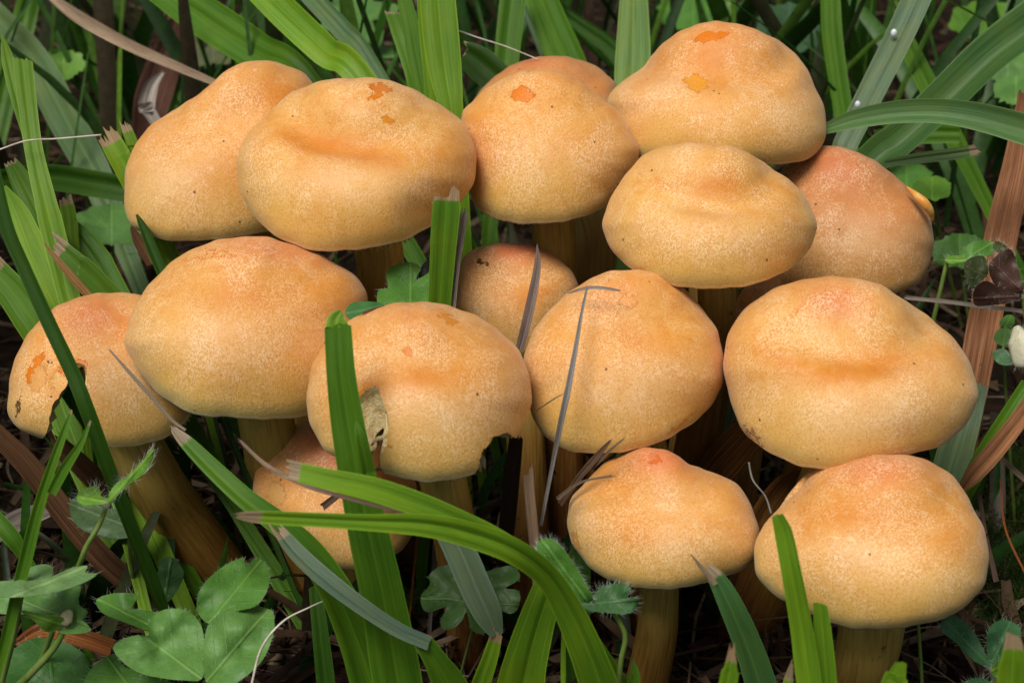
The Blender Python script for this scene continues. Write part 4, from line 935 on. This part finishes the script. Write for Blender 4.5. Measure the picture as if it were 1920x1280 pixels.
plant('pale trefoil seen from the side at the left edge, over its lower leaf', [
    dict(o=[(-10,1092),(30,1086),(40,1075),(65,1060),(92,1058),(100,1070),(92,1089),(130,1066),(163,1060),(160,1073),(182,1075),(160,1090),(120,1105),(60,1116),(-10,1116)], d=29.6, g=(0,-1.8), base=(38,1112), tip=(150,1065), c=(0.17,0.32,0.11)),
    dict(o=[(-10,1116),(60,1117),(120,1106),(150,1096),(147,1130),(165,1146),(155,1160),(170,1182),(120,1188),(100,1172),(60,1152),(-10,1148)], d=30.3, g=(0,-.6), base=(20,1118), tip=(160,1170), c=LG),
    dict(o=[(40,1145),(80,1152),(118,1158),(108,1180),(86,1184),(60,1160)], d=29.9, g=(0,.8), base=(40,1146), tip=(110,1170), c=LY)],
    [(40,1114,29.7),(26,1190,30.2),(8,1260,30.8)], LG, sw=13)
plant('ragged leaf lying flat beside the large trefoil', [
    dict(o=[(180,1125),(210,1112),(254,1112),(256,1122),(236,1126),(234,1138),(262,1142),(302,1150),(292,1168),(280,1182),(240,1168),(195,1150)], d=31.8, g=(0,-1.0), base=(285,1172), tip=(190,1125), fold=.3)],
    [(285,1175,31.9),(290,1230,32.4)], LM, hairs=60)
plant('dark broad leaf filling the bottom left corner', [
    dict(o=[(20,1225),(60,1196),(110,1200),(140,1212),(172,1242),(165,1290),(60,1296),(10,1285)], d=32.2, g=(0,-.9), base=(100,1290), tip=(90,1200)),
    dict(o=[(165,1262),(190,1236),(215,1226),(235,1250),(290,1266),(340,1292),(240,1300),(160,1298)], d=31.6, g=(0,-.8), base=(250,1295), tip=(205,1235), c=LM)],
    [(110,1285,32.2),(110,1320,32.6)], (0.045,0.14,0.025), hairs=50)
plant('hairy clover leaf seen edge-on before the thick leaning stem', [
    dict(o=[(144,936),(150,920),(175,911),(187,917),(191,931),(207,934),(202,943),(160,947)], d=29.3, g=(0,-.9), base=(202,940), tip=(148,930), c=LY, h=60, hl=1.2),
    dict(o=[(200,942),(212,912),(240,890),(265,866),(284,842),(289,852),(276,882),(246,906),(222,926),(209,943)], d=29.2, g=(.3,-.9), base=(203,941), tip=(287,845), c=LY, h=150, hl=1.5)],
    [(203,940,29.4),(185,985,29.6),(162,1025,29.9),(146,1065,30.3)], LY, hl=.17, sw=11)
plant('five-lobed rounded leaf in the shade behind the grey-green hanging blade', [
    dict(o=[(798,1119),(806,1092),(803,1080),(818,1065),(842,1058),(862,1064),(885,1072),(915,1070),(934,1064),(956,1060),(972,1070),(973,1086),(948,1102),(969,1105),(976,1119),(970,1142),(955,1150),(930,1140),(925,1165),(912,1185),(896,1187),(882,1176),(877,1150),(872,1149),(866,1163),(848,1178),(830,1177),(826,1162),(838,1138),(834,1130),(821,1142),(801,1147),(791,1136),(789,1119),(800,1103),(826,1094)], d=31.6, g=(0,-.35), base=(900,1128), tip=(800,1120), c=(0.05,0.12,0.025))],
    [(900,1130,31.8),(880,1200,32.6),(860,1280,33.4)], LM, hairs=50, hl=.08, name='lobed_leaf_plant', sw=6)
plant('hairy clover with folded leaflets in the bottom right corner', [
    dict(o=[(1768,1160),(1782,1153),(1802,1160),(1830,1190),(1853,1236),(1858,1250),(1830,1240),(1790,1202),(1764,1180)], d=31.2, g=(.4,-.5), base=(1856,1246), tip=(1770,1160), fold=.3),
    dict(o=[(1853,1236),(1850,1200),(1855,1176),(1872,1163),(1895,1164),(1914,1180),(1908,1212),(1885,1226),(1862,1246)], d=31.4, g=(0,-.7), base=(1858,1244), tip=(1895,1165), fold=.1),
    dict(o=[(1858,1258),(1868,1240),(1888,1234),(1898,1242),(1890,1262),(1872,1272)], d=30.9, g=(0,.5), base=(1858,1258), tip=(1895,1240), c=LY),
    dict(o=[(1800,1290),(1815,1274),(1840,1270),(1860,1280),(1866,1296),(1830,1304)], d=30.8, g=(0,-.8), base=(1862,1296), tip=(1805,1290))],
    [(1860,1250,31.2),(1866,1290,31.5),(1870,1330,31.8)], (0.05,0.155,0.055), hairs=80, sw=14)
plant('dark purplish clover leaf at the right edge before the brown blade', [
    dict(o=[(1809,493),(1831,480),(1848,484),(1853,512),(1838,529),(1825,541),(1811,524)], d=34.0, g=(.3,-.2), base=(1850,520), tip=(1812,500), c=(0.035,0.05,0.012)),
    dict(o=[(1856,493),(1873,476),(1896,468),(1910,507),(1918,548),(1893,547),(1868,536),(1855,512)], d=33.8, g=(-.3,-.2), base=(1916,546), tip=(1860,490), c=(0.06,0.03,0.02)),
    dict(o=[(1828,572),(1827,542),(1848,527),(1873,538),(1916,556),(1893,567),(1859,572)], d=33.7, g=(0,.5), base=(1916,556), tip=(1830,560), c=(0.045,0.02,0.014)),
    dict(o=[(1862,458),(1872,452),(1890,464),(1894,472),(1878,476),(1866,470)], d=33.9, g=(0,-.6), base=(1890,472), tip=(1863,456), c=(0.06,0.07,0.015))],
    [(1917,553,33.8),(1926,620,34.2),(1934,700,34.8)], (0.05,0.035,0.02), hairs=70, hl=.14)
plant('round green leaf with a bent pale stalk right of the red-topped cap', [
    dict(o=[(1797,479),(1814,459),(1834,451),(1859,453),(1866,467),(1854,479),(1823,485)], d=36.2, g=(0,-.7), base=(1815,484), tip=(1860,455), c=LM),
    dict(o=[(1772,486),(1780,480),(1800,480),(1816,486),(1800,492),(1780,494)], d=35.8, g=(0,-1.2), base=(1774,488), tip=(1814,487), c=LY)],
    [(1776,488,35.9),(1764,540,36.2),(1752,592,36.6)], LM, hairs=40, sw=9)
plant('two small round leaves at the right edge beside the brown blade', [
    dict(o=[(1863,633),(1876,615),(1898,619),(1898,639),(1879,648)], d=35.2, g=(0,-.7), base=(1880,647), tip=(1885,616), c=LG),
    dict(o=[(1861,661),(1879,653),(1900,664),(1914,678),(1888,685),(1868,678)], d=34.8, g=(0,-.8), base=(1880,652), tip=(1905,680), c=(0.08,0.19,0.08)),
    dict(o=[(1874,604),(1888,590),(1902,594),(1900,610),(1884,614)], d=35.6, g=(0,-.7), base=(1884,613), tip=(1896,592), c=LM)],
    [(1881,650,35.0),(1884,700,35.4),(1888,760,36)], LM, hairs=0, sw=6)
plant('hairy notched leaf tucked in the middle behind the slug-eaten cap', [
    dict(o=[(708,572),(710,544),(728,541),(724,514),(740,497),(770,492),(788,502),(779,527),(802,523),(824,499),(829,515),(827,543),(811,570),(762,575),(727,580)], d=33.0, g=(0,-.7), base=(770,575), tip=(770,495), c=LM, hl=.8),
    dict(o=[(782,512),(800,488),(822,478),(830,486),(826,506),(804,526),(784,530)], d=33.5, g=(0,-.5), base=(790,530), tip=(822,480), c=(0.015,0.02,0.012))],
    [(768,572,33.2),(770,640,34)], LM, hairs=120, hl=.14)
plant('small oval green leaf lying on the shoulder of the slug-eaten cap', [
    dict(o=[(648,583),(660,568),(694,565),(720,572),(700,590),(672,602),(653,595)], d=30.9, g=(0,-1.0), base=(718,573), tip=(650,586), c=(0.05,0.18,0.05))],
    [(718,573,31.2),(735,640,32.4)], LM, hairs=0, sw=4)
plant('very hairy folded leaf leaning against the bottom centre cap', [
    dict(o=[(1008,1016),(1030,1009),(1050,1022),(1076,1056),(1100,1098),(1112,1122),(1090,1132),(1060,1106),(1030,1066),(1010,1042)], d=28.9, g=(-.5,0), base=(1100,1126), tip=(1015,1012), c=LM, h=260, fold=.3),
    dict(o=[(1085,1126),(1110,1116),(1130,1099),(1165,1093),(1184,1104),(1172,1118),(1198,1122),(1182,1149),(1130,1147),(1096,1141)], d=28.8, g=(0,-.6), base=(1088,1132), tip=(1192,1124), c=(0.05,0.14,0.04), h=130)],
    [(1150,1146,29),(1172,1190,29.2),(1164,1240,29.5),(1158,1300,29.9)], LM, hl=.15, sw=11)
plant('translucent faded leaf on the floor behind the edge-on hairy leaf', [
    dict(o=[(130,945),(150,930),(190,950),(240,960),(250,1000),(215,1010),(170,1000),(140,980)], d=32.6, g=(0,-.8), base=(240,985), tip=(135,945), c=(0.07,0.13,0.05))],
    [(240,985,32.8),(245,1040,33.6)], LM, hairs=30)
plant('withered folded green leaf near the foot of the thick leaning stem', [
    dict(o=[(298,1060),(320,1042),(344,1070),(336,1100),(312,1130),(296,1110)], d=33.4, g=(.4,-.3), base=(308,1126), tip=(322,1045), c=LD)],
    [(308,1126,33.4),(306,1170,34)], LD, hairs=0)

# bud on a stalk, bottom left
def bud():
    W3 = [P(128,1160,30.2), P(100,1215,30.4), P(30,1290,30.8)]; W3 += to_ground(W3); loc = np.array(W3[-1]); loc[2] = 0
    root = empty('flower_bud', loc); tag(root, 'slender stalk with a tiny withered pinkish bud at the bottom left', 'bud')
    C = catmull(np.array(W3), 8); V, F, _, _ = tube(C, np.linspace(.055, .09, len(C)), 8); mk('stalk', V, F, M_STALK, root, loc)
    pts = [P(122,1172,30.1), P(126,1162,30.1), P(130,1152,30.1), P(134,1143,30.1)]
    V, F, _, _ = tube(catmull(np.array(pts), 4), np.interp(np.linspace(0, 1, 13), [0, .3, .7, 1], [.05, .12, .10, .04]), 10, .5, 3)
    mk('bud_head', V, F, plain('bud', (0.30, 0.33, 0.14), .7, (0.55, 0.42, 0.36), 12), root, loc)
bud()

# background leaves, out of focus
def blob(cx, cy, r, lobes, depth, seed, asp=.75):
    g = np.random.default_rng(seed); n = 40; out = []
    for a in np.linspace(0, 2 * np.pi, n, endpoint=False):
        q = r * (1 + depth * math.cos(lobes * a)) * (1 + .06 * g.normal()); out.append((cx + q * math.cos(a), cy + asp * q * math.sin(a)))
    return out
for i, (cx, cy, r, d, lobes, dep, c, lab) in enumerate([
    (665,20,62,58,5,.30,LG,'blurred lobed leaf at the top behind the bright leaning blade'),
    (690,98,46,56,5,.32,LG,'blurred lobed leaf just above the wide dented cap'),
    (1480,55,66,56,3,.10,(0.05,0.12,0.05),'dark blurred leaf behind the topmost cap'),
    (1890,118,56,50,2,.10,LG,'blurred oval leaf at the right edge behind the folded blade'),
    (1905,168,40,46,2,.10,LG,'small rounded blurred leaf at the right edge'),
    (1748,352,34,44,2,.10,LY,'bright rounded leaf above the torn flap of the red-topped cap'),
    (1800,470,48,42,2,.12,LM,'blurred leaf behind the round green leaf at right'),
    (1300,22,60,60,2,.20,LM,'blurred pointed leaf above the topmost cap'),
    (120,120,40,52,3,.12,LY,'yellowing blurred leaf in the top left background'),
    (400,90,50,54,2,.15,(0.14,0.17,0.07),'pale blurred leaf behind the tan straw'),
    (1850,40,60,56,2,.20,LY,'bright blurred leaf in the top right corner'),
    (210,420,62,46,2,.20,LG,'blurred broad leaf in the left background below the flat dark blade'),
    (1700,330,40,48,2,.15,LM,'dim blurred leaf behind the white-tipped short blade')]):
    g = (random.uniform(-.4, .4), random.uniform(-1.2, -.4))
    plant(lab, [dict(o=blob(cx, cy, r, lobes, dep, i), d=d, g=g, base=(cx, cy + r * .6), tip=(cx, cy - r * .7), c=c, fold=.2)], [(cx, cy + r * .55, d), (cx + 8, cy + r * 1.6, d + .5)], c, hairs=0, name='leafy_plant', group='blurred leaves in the background', sw=7)

# dew drops
for i, (x, y, d, r) in enumerate([(1676, 62, 40.85, 6.5), (1608, 196, 40.1, 6)]):
    bm = bmesh.new(); bmesh.ops.create_icosphere(bm, subdivisions=3, radius=r * K * d)
    V = np.array([v.co[:] for v in bm.verts]) * np.array([.9, .6, 1.15]) + P(x, y, d - .1); F = [[v.index for v in f.verts] for f in bm.faces]; bm.free()
    tag(mk('dew_drop', V, F, M_DEW, None, P(x, y, d)), ['upper', 'lower'][i] + ' white dew drop on the pale slanting blade at top right', 'dew drop')
# pale seed head at the right edge
def seedhead():
    V = []; F = []
    C = catmull(np.array([P(1906,612,34.2), P(1912,640,34.1), P(1918,668,34.1), P(1924,690,34.2)]), 6)
    V, F, _, _ = tube(C, np.interp(np.linspace(0, 1, len(C)), [0, .35, .8, 1], [.06, .22, .22, .08]), 16, .35, 8)
    root = empty('seed_head', [C[-1][0], C[-1][1], 0]); loc = np.array([C[-1][0], C[-1][1], 0.]); tag(root, 'pale hairy seed head cut by the right edge', 'seed head')
    h = mk('head', V, F, plain('seed_head', (0.50, 0.50, 0.32), .8, (0.62, 0.60, 0.46), 9), root, loc)
    Vh, Fh = hair_geo(V[16:-16], V.mean(0), 160, .14, 3); tag(mk('hairs', Vh, Fh, M_HAIR, h, loc, smooth=False), kind='stuff')
    S = catmull(np.array([C[-1]] + to_ground([C[-2], C[-1]])), 6); V, F, _, _ = tube(S, .07, 7); mk('stalk', V, F, M_STALK, root, loc)
seedhead()

# ------------------------------------------------------------------ stuff: grass all round, litter, crumbs, moss
def grass_stuff():
    r = np.random.default_rng(21); V = []; F = []; pc = []
    def add(x, y, L, wd, lean, az, face, bend, q):
        nonlocal V, F, pc
        n = 7; s = np.linspace(0, 1, n); h = np.array([math.cos(az), math.sin(az), 0])
        ang = lean + bend * s
        dl = L / (n - 1); px = np.cumsum(np.sin(ang)) * dl; pz = np.cumsum(np.cos(ang)) * dl
        base = np.array([x, y, ground_z([x], [y])[0] - .3])
        C = base + np.outer(px, h) + np.outer(pz, [0, 0, 1]); A = np.array([math.cos(face), math.sin(face), 0]); T = nrm(np.gradient(C, axis=0)); B = nrm(np.cross(T, A))
        cx_, cy_, cd_ = unP(C)
        if y < 13 and L > 4.3 and ((cx_ > -60) & (cx_ < 1980) & (cy_ < 1310) & (cy_ > -60)).any(): return
        if y >= 13 and ((cd_ < 41)).any(): return
        ww = wd * np.interp(s, [0, .3, .75, 1], [.8, 1, .8, r.choice([.05, .5])]); b = len(V)
        for i in range(n):
            V += [C[i] - A * ww[i] / 2 + B[i] * ww[i] * .15, C[i], C[i] + A * ww[i] / 2 + B[i] * ww[i] * .15]; pc += [q] * 3
        F += [(b + i * 3 + j, b + i * 3 + j + 1, b + i * 3 + j + 4, b + i * 3 + j + 3) for i in range(n - 1) for j in (0, 1)]
    for k in range(950):                                           # behind the cluster
        y = r.uniform(13, 62); x = r.uniform(-1, 1) * (14 + y * .5)
        add(x, y, r.uniform(5, 17), r.uniform(.08, .24) if k % 5 < 3 else r.uniform(.25, .7), r.uniform(0, .5), r.uniform(0, 6.28), r.normal(0, .6), r.uniform(-.2, .9), r.random())
    for k in range(520):                                           # unseen, left and right of it, added to block low light
        sd = r.choice([-1, 1]); y = r.uniform(-8, 14); x = sd * r.uniform(12.5 + max(0, y) * .25, 30)
        add(x, y, r.uniform(6, 14), r.uniform(.35, .8), r.uniform(0, .4), r.uniform(0, 6.28), r.normal(0, .6), r.uniform(-.2, .9), r.random())
    for k in range(200):                                           # unseen, in front below the picture, added to block low light
        y = r.uniform(-24, -8.5); x = r.uniform(-24, 24); lim = max(2.5, 22 - (y + 30) * .86 - 1.2)
        add(x, y, min(lim, r.uniform(3, 7)), r.uniform(.25, .6), r.uniform(0, .4), r.uniform(0, 6.28), r.normal(0, .6), r.uniform(-.1, .8), r.random())
    for k in range(160):                                           # short growth between the stems
        x = r.uniform(-11, 11); y = r.uniform(-3, 10)
        add(x, y, r.uniform(2, 4.2), r.uniform(.2, .5), r.uniform(0, .5), r.uniform(0, 6.28), r.normal(0, .6), r.uniform(-.2, .9), r.random() * .5)
    m = stuff_material('meadow_grass', [(0.10, 0.075, 0.045), (0.012, 0.04, 0.006), (0.03, 0.10, 0.010), (0.055, 0.16, 0.014), (0.08, 0.17, 0.05), (0.14, 0.29, 0.022)], .3, .45, .3)
    tag(mk('meadow_grass', np.array(V), F, m, attrs={'pc': pc}), 'grass growing behind and among the mushrooms, with unseen grass added round them', kind='stuff')
grass_stuff()

def litter():
    r = np.random.default_rng(5); V = []; F = []; pc = []
    for k in range(4200):
        y = r.uniform(-9, 45) if k % 3 else r.uniform(-6, 8); x = r.uniform(-1, 1) * (13 + max(0, y) * .45)
        L = r.uniform(.8, 5.5); wd = r.uniform(.05, .32) if k % 2 else r.uniform(.025, .07); az = r.uniform(0, 6.28); n = 6
        z0 = ground_z([x], [y])[0] + r.uniform(.05, .7) + (abs(r.normal(0, .5)) if y > 10 else 0); tilt = r.normal(0, .25); cu = r.normal(0, .5); q = r.random(); b = len(V)
        for i in range(n):
            s = i / (n - 1) - .5; a2 = az + cu * s
            c = np.array([x + math.cos(a2) * L * s, y + math.sin(a2) * L * s, z0 + tilt * L * s - .25 * cu * s * s * L]); A = np.array([-math.sin(a2), math.cos(a2), r.normal(0, .15)])
            ww = wd * (1 - 1.5 * s * s)
            V += [c - A * ww / 2 + [0, 0, .25 * ww], c, c + A * ww / 2 + [0, 0, .25 * ww]]; pc += [q] * 3
        F += [(b + i * 3 + j, b + i * 3 + j + 1, b + i * 3 + j + 4, b + i * 3 + j + 3) for i in range(n - 1) for j in (0, 1)]
    m = stuff_material('dead_leaves', [(0.012, 0.006, 0.004), (0.03, 0.013, 0.006), (0.05, 0.025, 0.011), (0.10, 0.062, 0.034), (0.22, 0.17, 0.11)], .2, .75, .1)
    tag(mk('leaf_litter', np.array(V), F, m, attrs={'pc': pc}), 'dead brown blades and scraps littering the soil', kind='stuff')
    V = []; F = []; pc = []
    for k in range(4200):
        if k % 4 == 0:
            c0 = P(r.normal(45, 40), r.normal(930, 35), 36.6); x, y = c0[0], c0[1]
        else: y = r.uniform(-8, 30); x = r.uniform(-1, 1) * (13 + max(0, y) * .4)
        sz = r.uniform(.05, .2); z = ground_z([x], [y])[0] + r.uniform(0, .2); b = len(V); q = r.random()
        V += [np.array([x, y, z]) + r.normal(0, 1, 3) * sz for _ in range(5)]; pc += [q] * 5
        F += [(b, b + 1, b + 2), (b, b + 2, b + 3), (b, b + 3, b + 1), (b + 4, b + 2, b + 1), (b + 4, b + 3, b + 2), (b + 4, b + 1, b + 3)]
    m = stuff_material('soil_crumbs', [(0.02, 0.012, 0.007), (0.06, 0.035, 0.018), (0.14, 0.085, 0.04), (0.26, 0.19, 0.11)], .2, .85, .0)
    tag(mk('soil_crumbs', np.array(V), F, m, attrs={'pc': pc}, smooth=False), 'crumbs of soil and seed husks on the ground', kind='stuff')
litter()

def moss():
    r = np.random.default_rng(9); V = []; F = []; pc = []
    for k in range(2600):
        px = 1985 - abs(r.normal(0, 75)); py = r.uniform(800, 1130); c = P(px, py, ground_d(py) - 1.6 + r.normal(0, .2))
        c[2] = max(c[2] - .8, ground_z([c[0]], [c[1]])[0] + .1); L = r.uniform(.3, .9); dv = nrm(np.array([r.normal(0, .7), r.normal(-.3, .7), 1.0])); q = r.random()
        s = nrm(np.cross(dv, FW))
        for i in range(8):
            f = i / 8; p = c + dv * L * f; out = nrm(s * (1 if i % 2 else -1) + dv * .9 + r.normal(0, .3, 3)); b = len(V)
            V += [p - dv * .018, p + dv * .018, p + out * .10 * (1.2 - f)]; pc += [q] * 3; F.append((b, b + 1, b + 2))
        b = len(V); V += [c - s * .01, c + s * .01, c + dv * L]; pc += [q] * 3; F.append((b, b + 1, b + 2))
    m = stuff_material('moss', [(0.012, 0.03, 0.004), (0.03, 0.06, 0.008), (0.06, 0.10, 0.012)], .2, .7, .2)
    tag(mk('moss', np.array(V), F, m, attrs={'pc': pc}, smooth=False), 'dark green moss on the ground at the right edge', kind='stuff')
moss()
